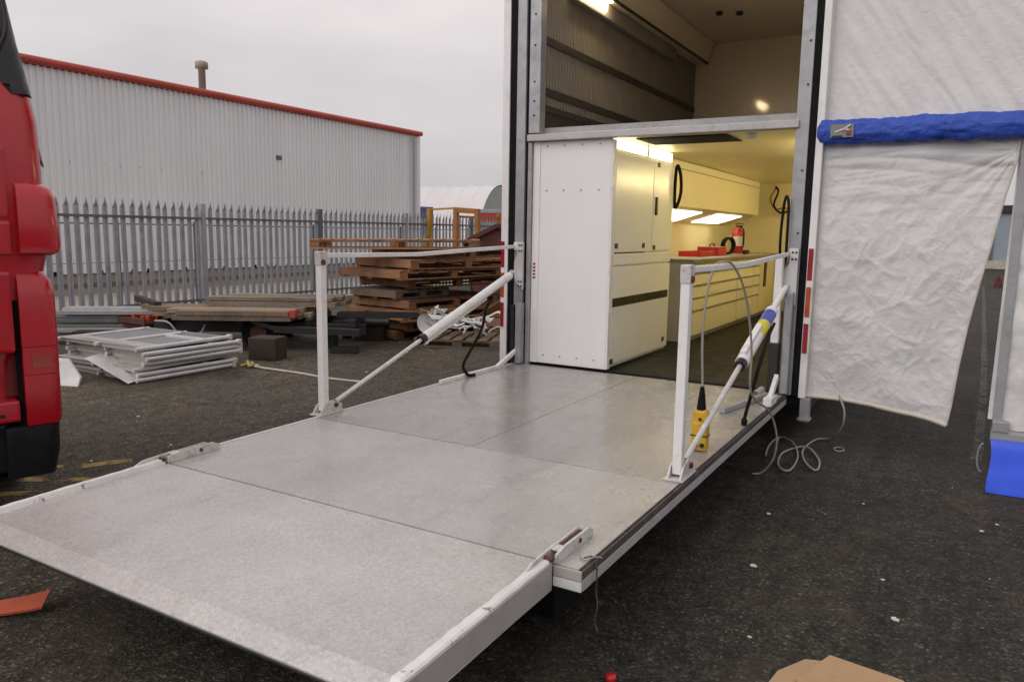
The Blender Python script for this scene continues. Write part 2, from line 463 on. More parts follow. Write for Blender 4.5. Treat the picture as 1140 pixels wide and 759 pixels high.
MB().add([(-17.6, -8, 5.05), (-17.6, 22.9, 5.05), (-23.6, 22.9, 5.5), (-23.6, -8, 5.5), (-29.6, 22.9, 5.05), (-29.6, -8, 5.05)], [(0, 1, 2, 3), (3, 2, 4, 5)]).build('roof', M['galv'], wh)
MB().box((-17.52, 22.86, .0), (-17.75, 23.02, 5.0), .01).build('corner_flashing', M['cladding'], wh)
MB().tube([(-17.45, 22.55, .1), (-17.45, 22.55, 4.95)], .05, 8).build('downpipe', M['tent_grey'], wh)
MB().lathe([(.095, 4.9), (.095, 5.88), (.17, 5.9), (.17, 6.06), (.08, 6.1)], (-18.4, 14.37, 0), 16).build('flue_pipe', M['pipe_beige'], wh)
m = MB()
for yv in [10.1, 10.9, 11.3, 11.8, 12.4, 13.6]: MB().box((-17.56, yv, 3.02), (-17.58, yv + .03, 3.04)).build('wall_bolt', M['galv'], wh)
m.box((-17.545, 16.2, 3.6), (-17.6, 16.36, 3.72)).build('wall_fitting', M['galv_dark'], wh)

# ------------------------------------------------------------------ palisade fence
FX = -12.7
fn = thing('palisade_fence', 'grey galvanised steel palisade fence with spiked tops along the yard edge', 'fence', (FX, 10, 0))
bay = 3.13; y0 = 9.8 - 3 * bay
for b in range(9):
    ya = y0 + b * bay
    m = MB()
    n_p = 18
    for k in range(n_p):
        yy = ya + .11 + (k + .5) * (bay - .16) / n_p
        z1 = 1.93 + .012 * math.sin(k * 2.1 + b); w = .05; t = .022
        rnd = random.uniform(-.006, .006); ln_ = random.gauss(0, .008)
        # W section pale with a three point head
        prof = [(-w, 0), (-w * .45, t), (0, t * .4), (w * .45, t), (w, 0)]
        vs = []
        for dy, dx in prof: vs += [(FX + dx + rnd, yy + dy, .06), (FX + dx + rnd, yy + dy + ln_, z1)]
        m.add(vs, [(2 * q, 2 * q + 1, 2 * q + 3, 2 * q + 2) for q in range(4)])
        yy += ln_
        m.add([(FX + rnd, yy - w, z1), (FX + rnd, yy + w, z1), (FX + t + rnd, yy + w * .45, z1 + .07), (FX + .03 + rnd, yy, z1 + .17), (FX + t + rnd, yy - w * .45, z1 + .07)], [(0, 1, 2, 3, 4)])
    m.build('pale_panel', M['galv'], fn)
    MB().box((FX - .06, ya - .05, 0), (FX + .045, ya + .05, 2.06), .006).build('post', M['galv'] if b % 2 else M['galv_dark'], fn)
    for z in (.22, 1.78):
        MB().box((FX + .028, ya + .05, z - .022), (FX + .05, ya + bay - .05, z + .022)).build('rail', M['galv_dark'], fn)
f2 = thing('mesh_fence', 'thin wire fence on slim posts standing between the palisade and the warehouse', 'fence', (-14.3, 10, 0))
for k in range(14):
    MB().box((-14.32, 0.3 + k * 1.75, 0), (-14.28, .345 + k * 1.75, 1.72)).build('post', M['galv_dark'], f2)
MB().box((-14.31, 0.3, 1.64), (-14.29, 24.6, 1.665)).build('top_wire', M['galv_dark'], f2)
MB().box((-14.31, 0.3, .9), (-14.298, 24.6, .91)).build('middle_wire', M['galv_dark'], f2)

# ------------------------------------------------------------------ far things
def arch_tent(name, label, c, ang, L, r, h):
    t = thing(name, label, 'storage tent', c, (0, 0, ang), 'arched storage tents beyond the fence')
    def arch(a):
        return (-math.cos(a) * r, max(0, math.sin(a)) ** .8 * h)
    m = MB()
    m.grid(lambda u, v: (u * L - L / 2 , arch(v * PI)[0], arch(v * PI)[1] - .09 * abs(math.sin(u * 7 * PI)) ** .6 + .06), 84, 24)
    m.build('cover', M['tent_white'], t, fix=False)
    for s in (-1, 1):
        pts = [(s * L / 2 * .99, *arch(k / 24 * PI)) for k in range(25)]
        MB().add(pts, [tuple(range(25))]).build('gable', M['tent_grey'], t, fix=False)
    return t
arch_tent('storage_tent', 'white arched fabric storage tent with grey gable beyond the fence', (-28.3, 40.2, 0), R(3), 7.6, 2.9, 4.35)
arch_tent('storage_tent', 'second white arched tent half hidden behind the warehouse corner', (-35.2, 40.6, 0), R(8), 7.0, 2.9, 4.2)
t = thing('shipping_container', 'blue shipping container standing just past the warehouse corner', 'container', (-21.05, 25.6, 0), (0, 0, R(0)))
m = MB()
for k in range(24): m.box((-1.2 + k * .1, -1.2, .15), (-1.15 + k * .1, 1.2, 2.55))
m.box((-1.2, -1.17, .12), (1.2, 1.17, 2.5)).build('body', M['blue_container'], t, fix=False)
m = MB()
for sx in (-1, 1):
    for sy in (-1, 1): m.box((sx * 1.22 - .06, sy * 1.22 - .06, 0), (sx * 1.22 + .06, sy * 1.22 + .06, 2.6))
for z in (.06, 2.55): m.box((-1.24, -1.24, z - .06), (1.24, 1.24, z + .05))
m.build('corner_frame', M['blue_container'], t, fix=False)
MB().box((-.5, -1.26, .9), (.3, -1.23, 1.5)).build('door_plate', M['patch_grey'], t, fix=False)
t = thing('flatbed_trailer', 'red flatbed trailer body standing beyond the fence under the arched tent', 'trailer', (-13.9, 25.8, 0), (0, 0, R(24)))
MB().box((-2.2, -1, 1.95), (2.6, 1, 2.28), .02).build('bed', M['red_plastic'], t, fix=False)
MB().box((-2.2, -1.02, 2.28), (2.6, 1, 2.42), .02).build('deck_rail', M['galv'], t, fix=False)
for x in (-1.4, 1.7):
    for s in (-1, 1):
        w = MB().tube([(x, s * .95, .5), (x, s * .7, .5)], .5, 18).build('wheel', M['black_rubber'], t, fix=False)
        MB().tube([(x, s * .97, .5), (x, s * .72, .5)], .25, 14).build('rim', M['galv'], w, fix=False)
for x in (-.6, 0, .6): MB().box((x - .05, -.9, .4), (x + .05, -.8, 1.95)).build('upright', M['red_dark'], t, fix=False)

# skip
t = thing('skip', 'rusty brown steel skip with sloping end behind the pallets', 'skip', (-8.35, 14.7, 0), (0, 0, R(28)))
m = MB()
pts = [(-1.05, 0, .15), (2.3, 0, .15), (2.75, 0, 1.62), (-.55, 0, 1.72), (-1.25, 0, 1.35)]
m.prism([(p[0], -.8, p[2]) for p in pts], (0, .05, 0)); m.prism([(p[0], .8, p[2]) for p in pts], (0, .05, 0))
m.prism([(-1.25, -.8, 1.35), (-1.05, -.8, .15), (-1.0, -.8, .15), (-1.2, -.8, 1.35)], (0, 1.6, 0)); m.box((-1.05, -.8, .12), (2.3, .8, .18))
m.build('body', M['rust'], t, fix=False)
m = MB()
m.bar((-.55, -.84, 1.74), (2.75, -.84, 1.66), .09, .09); m.bar((-1.27, -.84, 1.37), (-.55, -.84, 1.74), .09, .09)
m.bar((-.55, .84, 1.74), (2.75, .84, 1.66), .09, .09); m.bar((-1.27, .84, 1.37), (-.55, .84, 1.74), .09, .09)
m.build('rim', M['rust'], t, fix=False)
for x in (.1, 1.0, 1.9): MB().box((x, -.88, .2), (x + .1, -.805, 1.66), .006).build('rib', M['rust'], t, fix=False)

# yellow steel frames
t = thing('lifting_frame', 'yellow steel frame with flared foot standing by the fence', 'steel frame', (-12.0, 17.2, 0))
MB().tube([(-12.62, 17.0, 2.2), (-12.66, 17.0, 1.55), (-12.86, 16.95, 1.0), (-13.1, 16.9, .9)], .085, 10).build('leg', M['yellow_steel'], t)
MB().prism([(-12.75, 16.98, 1.62), (-12.58, 16.98, 1.62), (-12.58, 16.98, 0), (-12.95, 16.98, 0), (-12.95, 16.98, 1.15)], (0, .06, 0)).build('foot_plate', M['yellow_steel'], t)
MB().bar((-12.68, 17.0, 2.18), (-11.9, 17.15, 2.22), .05, .05).build('top_bar', M['yellow_steel'], t)
t = thing('steel_stillage', 'rusty orange steel stillage frame standing beside the brown skip', 'stillage', (-11.5, 17.2, 0))
for x, zt in ((-11.86, 2.24), (-11.18, 2.2)):
    MB().box((x - .06, 17.1, 0), (x + .06, 17.22, zt), .006).build('post', M['orange_steel'], t)
    MB().box((x - .05, 18.2, 0), (x + .05, 18.3, zt - .1), .006).build('post', M['orange_steel'], t)
MB().bar((-11.92, 17.16, 2.18), (-11.12, 17.16, 2.13), .1, .14).build('top_bar', M['orange_steel'], t)
MB().bar((-11.8, 17.25, 1.0), (-11.2, 17.25, 1.0), .06, .08).build('cross_bar', M['orange_steel'], t)
for x in (-11.86, -11.18): MB().bar((x, 17.22, 2.0), (x, 18.2, 2.0), .06, .06).build('side_bar', M['orange_steel'], t)

# far yard seen past the flap
t = thing('yard_shed', 'pale blue grey shed with dark gutter far across the yard', 'shed', (2, 52, 0))
MB().box((-4, 50, 0), (14, 56, 3.05)).build('wall', M['yard_blue'], t)
MB().box((-4.2, 49.8, 3.06), (14.2, 56.2, 3.45)).build('gutter', M['black_steel'], t)
MB().box((-4, 49.9, 0), (14, 49.97, .45)).build('plinth', M['gravel'], t)
for k in range(8): MB().box((-2 + k * 1.6, 49.9, .5), (-1.85 + k * 1.6, 49.96, 2.0)).build('rail_post', M['galv_dark'], t)
t = thing('rubble_lump', 'small dark red lump lying alone on the far yard', 'lump', (1.1, 30.8, 0))
MB().grid(lambda u, v: (1.1 + .13 * math.cos(u * 2 * PI) * math.sin(v * PI / 2 + .001), 30.8 + .12 * math.sin(u * 2 * PI) * math.sin(v * PI / 2 + .001), (.28 + .12 * math.sin(5 * u * PI)) * math.cos(v * PI / 2)), 14, 6).build('lump_body', M['dark_red_lump'], t)

# ------------------------------------------------------------------ pallets
def pallet_proto(L, Wd, mat, nb=7, H=.145, ends=False):
    """local: long side along x, standing on z = 0"""
    root = empty('wooden_pallet')
    m = MB(); bw = min(.13, L / nb * .72)
    for k in range(nb):
        x = -L / 2 + bw / 2 + k * (L - bw) / (nb - 1); j = random.uniform(-.012, .012)
        m.box((x - bw / 2, -Wd / 2 + j, H - .022), (x + bw / 2, Wd / 2 + j, H), .002)
    m.build('top_boards', mat, root, fix=False)
    for s in (-1, 0, 1):
        m = MB(); y = s * (Wd / 2 - .05)
        m.box((-L / 2, y - .045, H - .044), (L / 2, y + .045, H - .0225), .002)
        for q in (-1, 0, 1): m.box((q * (L / 2 - .07) - .07, y - .045, .0225), (q * (L / 2 - .07) + .07, y + .045, H - .0445), .002)
        m.build('stringer', mat, root, fix=False)
    m = MB()
    for s in (-1, 0, 1):
        y = s * (Wd / 2 - .05); m.box((-L / 2, y - .05, 0), (L / 2, y + .05, .022), .002)
    m.build('base_boards', mat, root, fix=False)
    if ends:
        for s in (-1, 1): MB().box((s * (L / 2 + .001), -Wd / 2, .024), (s * (L / 2 + .022), Wd / 2, H - .004), .003).build('end_board', mat, root, fix=False)
    return root
protos = {}
def pallet(kind, loc, rz, label, tilt=(0, 0)):
    if kind not in protos:
        a = {'wide': (2.25, 1.4, M['pallet_wood'], 13, .145, True), 'dark': (2.1, 1.2, M['pallet_dark'], 12, .145, True), 'small': (1.0, 1.2, M['pallet_wood'], 7, .145, True),
             'grey': (1.2, .9, M['pallet_grey'], 7, .13, True), 'long': (2.45, .8, M['pallet_wood'], 14), 'smalldark': (1.0, 1.1, M['pallet_dark'], 7)}[kind]
        o = pallet_proto(*a); protos[kind] = o
    else:
        o = copy_tree(protos[kind])
    o.location = loc; o.rotation_euler = (R(tilt[0]), R(tilt[1]), R(rz))
    tag(o, label, 'pallet', 'wooden pallets piled by the fence')
    return o
# stack with its corner towards the camera
def at(c, u, v, ang):   # c + u along + v across
    a = R(ang); return (c[0] + u * math.cos(a) - v * math.sin(a), c[1] + u * math.sin(a) + v * math.cos(a))
C0 = (-7.0, 8.75)
SA = 80
def st(kind, u, v, z, label, da=0, tilt=(0, 0), L=2.1, Wd=1.2):
    p = at(C0, u + L / 2, v + Wd / 2, SA)
    pallet(kind, (*p, z), SA + da, label, tilt)
st('dark', .0, .1, 0.0, 'dark weathered pallet, bottom of the tall stack')
st('dark', .05, .0, .15, 'dark pallet, second from the ground in the tall stack', 2)
st('wide', -.05, -.12, .30, 'orange brown pallet sticking out low down above the white scrap', -4, L=2.25)
st('dark', .12, .05, .45, 'dark pallet between two orange brown ones in the tall stack', 3)
st('grey', .02, .25, .60, 'greyish short pallet poking out halfway up the tall stack', 6, L=1.2, Wd=.9)
st('dark', .30, .12, .75, 'black pallet set back under the pale wide pallet', -2)
st('wide', -.06, -.02, .90, 'pale wide pallet whose bright end grain faces the guard rail', 1, L=2.25, Wd=1.4)
st('wide', .18, -.05, 1.05, 'brown slatted pallet second from the top of the tall stack', -4, L=2.25)
st('dark', .45, .02, 1.20, 'dark worn pallet directly below the topmost long one', 3)
pallet('long', (-7.35, 9.1, 1.345), 31, 'long orange brown pallet on the very top, overhanging the pile', (0, -.6))
pallet('smalldark', (-6.35, 10.4, .0), 74, 'dark pallet on the ground behind the white scrap')
pallet('small', (-6.3, 10.45, .15), 82, 'brown pallet behind the white scrap on a dark one')
pallet('grey', (-6.15, 9.12, 0), 21, 'grey pallet on the ground carrying the heap of white scrap')
t = thing('cardboard_sheet', 'light brown cardboard sheet resting on the brown pallet beside the tall stack', 'cardboard', (-6.1, 10.0, .3))
MB().prism([(-6.45, 9.9, .31), (-5.75, 9.75, .72), (-5.6, 10.15, .74), (-6.3, 10.3, .31)], (0, .008, .01)).build('sheet_body', M['cardboard'], t)
# white scrap on the grey pallet
for k in range(26):
    cx = -6.15 + random.uniform(-.5, .5); cy = 9.05 + random.uniform(-.28, .28); a = random.uniform(0, 2 * PI); z = .15 + .010 * k
    l = random.uniform(.25, .5)
    if k % 2 == 0:
        ph = random.uniform(0, 6); rr = random.uniform(.07, .16); tw = random.uniform(2.5, 5.5); hh = random.uniform(.03, .13)
        pts = [(cx + rr * math.cos(ph + q * tw) + l * .8 * (q - .5) * math.cos(a), cy + rr * .7 * math.sin(ph + q * tw) + l * .5 * (q - .5) * math.sin(a), z + .02 + hh * math.sin(q * PI) + .02 * math.sin(q * 9)) for q in [i / 22 for i in range(23)]]
        m = MB().tube(pts, random.choice((.011, .014, .019)), 8)
    else:
        w_ = random.uniform(.035, .08)
        m = MB().grid(lambda u, v: (cx + (u - .5) * l * 1.6 * math.cos(a) - (v - .5) * w_ * math.sin(a) + .06 * math.sin(u * 5 + k), cy + ((u - .5) * l * 1.2 * math.sin(a) + (v - .5) * w_ * math.cos(a)) * .6, z + .02 + .11 * math.sin(u * 3.4 + k) ** 2 + .03 * v), 14, 3)
    o = m.build('bent_strip' if k % 2 else 'bent_tube', M['scrap_white'] if k % 3 else M['aluminium'])
    tag(o, 'bent white strip in the tangled scrap heap on the grey pallet' if k % 2 else 'bent white tube in the tangled scrap heap on the grey pallet', 'scrap', 'tangled white scrap on the grey pallet')
t = thing('curled_sheet', 'curled white plastic sheet at the near end of the scrap heap', 'scrap', (-6.62, 8.75, .15))
MB().grid(lambda u, v: (-6.62 + .14 * math.cos(.5 + u * 5.0) * (1 + .2 * v) + .28 * v, 8.8 + .12 * v, .30 + .14 * math.sin(.5 + u * 5.0) * (1 - .2 * v)), 22, 6).build('sheet_body', M['scrap_white'], t)

# ------------------------------------------------------------------ long boards on black chassis
t = thing('trailer_chassis', 'black steel trailer chassis lying under the long timber boards', 'chassis', (-9, 7.7, 0))
dv = Vector((.85, .53, 0)).normalized(); nv = Vector((-dv.y, dv.x, 0))
A = Vector((-9.2, 6.3, 0))
def pt(u, v, z): q = A + dv * u + nv * v; return (q.x, q.y, z)
for v in (.22, 1.25):
    MB().bar(pt(-.1, v, .29), pt(2.75, v, .27), .10, .14).build('rail', M['black_steel'], t)
for u in (.1, 1.1, 2.0, 2.6):
    MB().bar(pt(u, .05, .36), pt(u, 1.4, .36), .08, .10).build('cross_member', M['black_steel'], t)
for v in (.02, 1.35):
    w = MB().tube([pt(1.35, v, .23), pt(1.35, v + .16, .23)], .23, 20).build('wheel', M['black_rubber'], t)
    MB().tube([pt(1.35, v - .01, .23), pt(1.35, v + .1, .23)], .11, 14).build('rim', M['rust'], w)
MB().tube(spline([pt(.0, -.02, .38), pt(.2, -.06, .36), pt(.36, -.06, .16), pt(.5, -.06, .13), pt(.62, -.06, .24), pt(.66, -.02, .34)], 6), .014, 6).build('chain', M['galv'], t)
MB().bar(pt(1.6, -.12, .30), pt(2.75, -.22, .28), .09, .09).build('drawbar', M['black_steel'], t)
MB().bar(pt(1.3, -.08, .40), pt(1.75, -.14, .27), .05, .06).build('strut', M['black_steel'], t)
MB().tube([pt(2.2, .75, .3), pt(3.0, .75, .3)], .07, 14).build('coupling', M['black_steel'], t)
for u in (.0, 2.3):
    for v in (.22, 1.25): MB().box(tuple(a_ - b_ for a_, b_ in zip(pt(u, v, .1), (.05, .05, .1))), tuple(a_ + b_ for a_, b_ in zip(pt(u, v, .1), (.05, .05, .1)))).build('drop_leg', M['black_steel'], t)
t = thing('timber_block', 'dark square timber block on the tarmac under the chassis end', 'timber', (-7.4, 6.6, 0), (0, 0, R(20)))
MB().box((-.2, -.14, 0), (.17, .16, .28), .015).build('block_body', M['dark_block'], t, fix=False)
t = thing('timber_block', 'brown timber block standing at the foot of the tall pallet stack', 'timber', (-7.5, 8.62, 0), (0, 0, R(30)))
MB().box((-.2, -.12, 0), (.22, .12, .24), .012).build('block_body', M['dark_block'], t, fix=False)
layers = ((.445, .066, ((.30, 1.84, -.1), (.1, 1.9, .135), (-.15, 2.0, .37), (-.3, 2.0, .605), (-.5, 2.1, .84))),
          (.512, .062, ((.36, 1.82, -.11), (.15, 1.8, .125), (-.2, 1.9, .36), (-.4, 2.0, .595))),
          (.577, .066, ((.55, 2.3, .52), (.45, 2.4, .755), (.5, 2.4, .99))),
          (.644, .05, ((.5, 2.25, .54), (.6, 2.35, .775), (.7, 2.3, 1.01))))
for row, (zz, th, bds) in enumerate(layers):
    for j, (u0, u1, v) in enumerate(bds):
        o = MB().bar(pt(u0, v, zz), pt(u1, v + random.uniform(-.012, .012), zz), .226, th, .004).build('scaffold_board', M['scaffold_board'] if (j + row) % 3 != 1 else M['pallet_grey'])
        ps = ('front edge', 'second row in', 'third row in', 'fourth row in', 'far edge')[j]
        lay = ('bottom layer', 'second layer', 'third layer', 'top layer')[row]
        tag(o, f'timber board at the {ps} of the {lay} on the black chassis', 'board', 'timber boards laid on the black chassis')
for k, (u0, u1, v, lab) in enumerate(((1.9, 3.45, .34, 'long dark steel channel lying beside the front boards towards the pallets'), (1.9, 2.7, -.15, 'shorter black steel channel on the tarmac nearest the guard rail'))):
    m = MB(); z = .43 if k == 0 else .012
    m.bar(pt(u0 + .45, v, z), pt(u1, v, z), .16, .012, .002); m.bar(pt(u0 + .45, v - .075, z + .036), pt(u1, v - .075, z + .036), .012, .06, .002); m.bar(pt(u0 + .45, v + .075, z + .036), pt(u1, v + .075, z + .036), .012, .06, .002)
    tag(m.build('steel_channel', M['black_steel']), lab, 'steel channel')
o = MB().bar(pt(1.825, -.11, .512), pt(1.90, -.11, .512), .2, .1).build('red_end_block', M['red_trim']); tag(o, 'dull red end block against the front boards', 'block')
t = thing('timber_beam', 'dark brown beam lying crosswise at the tip of the long boards', 'beam', (-10.9, 6.9, 0.58))
MB().bar((-10.55, 6.95, .56), (-9.5, 6.55, .55), .1, .08).build('beam_body', M['dark_block'], t)

# ------------------------------------------------------------------ aluminium oddments behind the frames
GX, GY = -10.45, 6.35
for k, (lab, z, dx, dy, w, h, mt) in enumerate((
        ('dull grey channel section at the bottom of the offcut pile', .0, 0, 0, .34, .12, 'galv_dark'),
        ('grey channel section resting second in the offcut pile', .13, .15, .1, .3, .12, 'dull_aluminium'),
        ('pale grey channel section resting third in the offcut pile', .26,   .05, .1, .3, .1, 'galv_dark'),
        ('rounded pale grey trunking lying on top of the offcut pile', .37, .18, .15, .2, .12, 'dull_aluminium'))):
    a = Vector((GX - .55 + dx, GY - .5 + dy, z + h / 2)); b = a + Vector((1.15, .95, .0)) * (.9 if k % 2 else .75)
    m = MB(); m.bar(a, b, w, h, .012 if k < 3 else .05)
    m.bar(a + Vector((.18, -.2, 0)), b + Vector((.18, -.2, 0)), .06, h * .5, .01)
    tag(m.build('channel_section', M[mt]), lab, 'metal section', 'grey offcuts piled by the fence')
t = thing('orange_tray', 'shallow orange tray of rusty bits beside the grey offcuts', 'tray', (-9.75, 6.65, .1))
m = MB(); m.box((-10.05, 6.3, .30), (-9.45, 6.9, .33)); m.box((-10.05, 6.3, .33), (-10.0, 6.9, .40)); m.box((-10.0, 6.3, .33), (-9.45, 6.34, .38)); m.box((-10, 6.35, 0), (-9.5, 6.85, .299))
m.build('tray_body', M['rust'], t)
m = MB()
for k in range(26):
    x, y = random.uniform(-9.98, -9.5), random.uniform(6.36, 6.83); s = random.uniform(.03, .07)
    m.box((x, y, .33), (x + s, y + s, .35 + s), .01)
tag(m.build('rusty_bits', M['reflector_orange'], t), kind='stuff')
t = thing('brown_timber', 'short brown timber balk on the ground under the orange tray', 'timber', (-10.0, 6.1, 0), (0, 0, R(35)))
MB().box((-.4, -.12, 0), (.4, .12, .2), .01).build('balk', M['dark_block'], t, fix=False)
t = thing('yellow_plank', 'short yellow plank with a black end on the mossy tarmac', 'plank', (-10.6, 6.0, 0), (0, 0, R(40)))
MB().box((-.75, -.1, 0), (.1, .1, .07), .006).build('plank_body', M['yellow_steel'], t, fix=False)
MB().box((.1, -.1, 0), (.24, .1, .085), .006).build('black_end', M['black_plastic'], t, fix=False)
t = thing('leaning_panel', 'small white sheet lying bent beside the red lorry', 'panel', (-7.9, 4.2, 0))
MB().prism([(-8.6, 4.0, 0), (-7.65, 4.33, 0), (-7.75, 4.42, .07), (-7.95, 4.42, .24), (-8.6, 4.2, .26)], (-.02, .03, 0)).build('sheet_body', M['scrap_white'], t)

# ------------------------------------------------------------------ stack of aluminium frames
def frame_proto():
    """local: tubes run along +y from y=0 to 1.35; width runs along -x to -1.45"""
    root = empty('aluminium_frame')  # one aluminium frame of the stack
    m = MB().tube([(0, 0, .03), (0, 1.2, .03)], .024, 12); m.build('tube', M['aluminium'], root, fix=False)
    MB().tube([(-.72, .02, .03), (-.72, 1.2, .03)], .022, 12).build('tube', M['aluminium'], root, fix=False)
    MB().tube([(-1.42, 0, .03), (-1.42, 1.2, .03)], .022, 12).build('tube', M['aluminium'], root, fix=False)
    m = MB(); m.prism([(.0, .06, .0), (-1.45, .1, .0), (-1.45, .1, .05), (-.9, .085, .075), (0, .06, .055)], (0, .012, 0)); m.box((0, .06, .045), (-1.45, .3, .051)); m.build('end_plate', M['grey_plate'], root, fix=False)
    MB().box((0, 1.12, .004), (-1.45, 1.135, .055)).build('end_plate', M['dull_aluminium'], root, fix=False)
    m = MB(); m.box((-.02, .3, .012), (-1.42, 1.11, .022)); m.build('sheet', M['patch_grey'], root, fix=False)
    MB().box((-.03, 1.2, .0), (.03, 1.25, .06), .01).build('end_lug', M['aluminium'], root, fix=False)
    MB().box((-.045, .85, .002), (-.65, .9, .05), .005).build('brace', M['aluminium'], root, fix=False)
    return root
pos = ('bottom', 'second from the bottom', 'third from the bottom', 'middle', 'third from the top', 'second from the top', 'topmost')
fp = frame_proto()
for k in range(7):
    o = fp if k == 0 else copy_tree(fp)
    dx, dy, dr = ((.0, .0, 0), (-.02, .02, -1), (-.05, .0, 2), (-.03, .1, -1.5), (.0, .12, 1), (-.03, .1, -1), (-.08, .06, 2))[k]
    o.location = (-7.29 + dx, 4.74 + dy, .0 + k * .052)
    o.rotation_euler = (0, 0, R(dr))
    tag(o, f'aluminium frame panel with tube rails, {pos[k]} in the stack on the tarmac', 'aluminium frame', 'aluminium frames stacked on the tarmac')
t = thing('aluminium_sheet', 'bent aluminium sheet sliding off the near end of the frame stack', 'metal sheet', (-7.6, 4.6, 0))
m = MB().grid(lambda u, v: (-8.0 + .72 * u - .1 * v, 4.62 + .02 * u + .3 * v, .22 - .20 * u + .02 * v), 6, 4, False); m.build('sheet_body', M['aluminium'], t)
# rope
t = thing('rope', 'white rope trailing across the tarmac from a yellow knot', 'rope', (-6.4, 6.1, 0))
MB().tube(spline([(-7.1, 6.08, .02), (-6.9, 6.07, .015), (-6.3, 6.09, .012), (-5.9, 6.05, .012), (-5.45, 6.1, .012)], 8), .013, 7).build('rope_length', M['rope'], t)
MB().tube(spline([(-7.2, 6.0, .02), (-7.12, 6.1, .05), (-7.05, 6.0, .03), (-7.14, 6.05, .07), (-7.2, 6.12, .03), (-7.02, 6.12, .02)], 6), .016, 7).build('yellow_knot', M['rope_yellow'], t)

# ------------------------------------------------------------------ trailer
P = .45
TY = 5.95
tr = thing('race_trailer', 'white double deck trailer with open rear, lit workshop below and dim load space above', 'trailer', (-2.27, TY, 0))
XL, XR = -3.60, -.93
for s, x0, x1 in ((0, XL, -3.53), (1, -.98, XR)):
    ed = MB().box((x0, TY - .03, .43), (x1, TY + .03, 4.7), .006).build('rear_edge', M['white_paint'], tr)
    for za, zb, mt in ((1.31, 1.54, 'reflector_red'), (1.04, 1.26, 'reflector_orange'), (.77, .99, 'reflector_red')):
        xa = x0 + .006 if s else x0 + .004
        MB().box((xa, TY - .036, za), (xa + .034, TY - .0305, zb), .002).build('reflector', M[mt], ed)
    MB().box((x0 if not s else x1 - .04, TY + .033, .43), (x0 + .04 if not s else x1, 12.7, 4.7)).build('side_wall', M['white_paint'], tr)
for xa, xb in ((-3.527, -3.465), (-1.028, -.983)):
    MB().box((xa, TY - .02, .44), (xb, TY + .04, 4.7)).build('rubber_seal', M['black_rubber'], tr)
MB().box((-3.462, TY - .025, .44), (-3.372, TY + .05, 4.7), .006).build('door_post', M['frame_aluminium'], tr)
MB().box((-3.37, TY + .0, .44), (-3.345, TY + .06, 4.7)).build('rubber_seal', M['black_rubber'], tr)
MB().box((-3.343, TY - .02, 2.47), (-3.235, TY + .08, 4.7), .006).build('inner_frame', M['frame_aluminium'], tr)
MB().box((-3.343, TY - .02, .44), (-3.305, TY + .03, 2.395), .006).build('inner_frame', M['frame_aluminium'], tr)
MB().box((-1.125, TY - .02, .44), (-1.032, TY + .08, 4.7), .006).build('door_post', M['frame_aluminium'], tr)
m = MB().box((-3.343, TY - .045, 2.402), (-1.10, TY + .06, 2.458), .006); 
m.build('deck_beam', M['edge_metal'], tr)
m = MB(); random.seed(3)
for z in (2.62, 2.9, 2.74, 3.2, 3.45): m.tube([(-3.29, TY - .025, z), (-3.29, TY - .018, z)], .009, 8)
for z in (1.65, 2.1, 2.7, 3.0): m.tube([(-1.06, TY - .025, z), (-1.06, TY - .018, z)], .008, 8)
m.build('bolt', M['black_steel'], tr)
# guide columns at the right of the opening
MB().box((-1.185, TY - .13, .84), (-1.13, TY - .06, 1.47), .008).build('guide_column', M['white_paint'], tr)
MB().box((-1.19, TY - .14, .46), (-1.12, TY - .06, .838), .008).build('guide_column', M['black_steel'], tr, 'black lower sleeve of the guide column')
MB().box((-1.105, TY - .10, .46), (-1.05, TY - .024, 1.22), .006).build('lift_runner', M['frame_aluminium'], tr)
MB().box((-3.40, TY - .10, .46), (-3.345, TY - .03, 1.0), .006).build('lift_runner', M['dull_aluminium'], tr)
MB().box((-3.455, TY - .09, .46), (-3.42, TY - .03, .98), .006).build('lift_runner', M['black_steel'], tr)
MB().tube(spline([(-1.15, TY - .05, 1.92), (-1.13, TY - .06, 1.85), (-1.125, TY - .07, 1.6), (-1.13, TY - .06, 1.42), (-1.16, TY - .05, 1.38), (-1.175, TY - .05, 1.6), (-1.165, TY - .05, 1.85), (-1.15, TY - .05, 1.92)], 8), .010, 8).build('black_hose', M['black_rubber'], tr)
# lower room
MB().box((-3.55, TY + .065, .36), (-.98, 12.66, .452)).build('floor', M['vinyl_floor'], tr)
MB().box((-3.42, TY + .09, .453), (-3.30, 12.6, 2.43)).build('lower_wall', M['cream_panel'], tr)
MB().box((-1.03, TY + .09, .453), (-.985, 12.6, 2.43)).build('lower_wall', M['cream_panel'], tr)
MB().box((-3.3, 12.5, .453), (-1.03, 12.6, 2.43)).build('lower_wall', M['cream_panel'], tr)
cg = MB().box((-3.3, TY + .065, 2.436), (-1.03, 12.6, 2.466)).build('lower_ceiling', M['cream_panel'], tr)
MB().box((-2.50, 6.30, 2.424), (-1.72, 6.78, 2.432)).build('ceiling_hatch', M['black_rubber'], cg)
MB().lathe([(.05, 0), (.05, -.03), (.03, -.035)], (-1.55, 6.4, 2.434), 14).build('ceiling_fitting', M['cream_door'], cg)
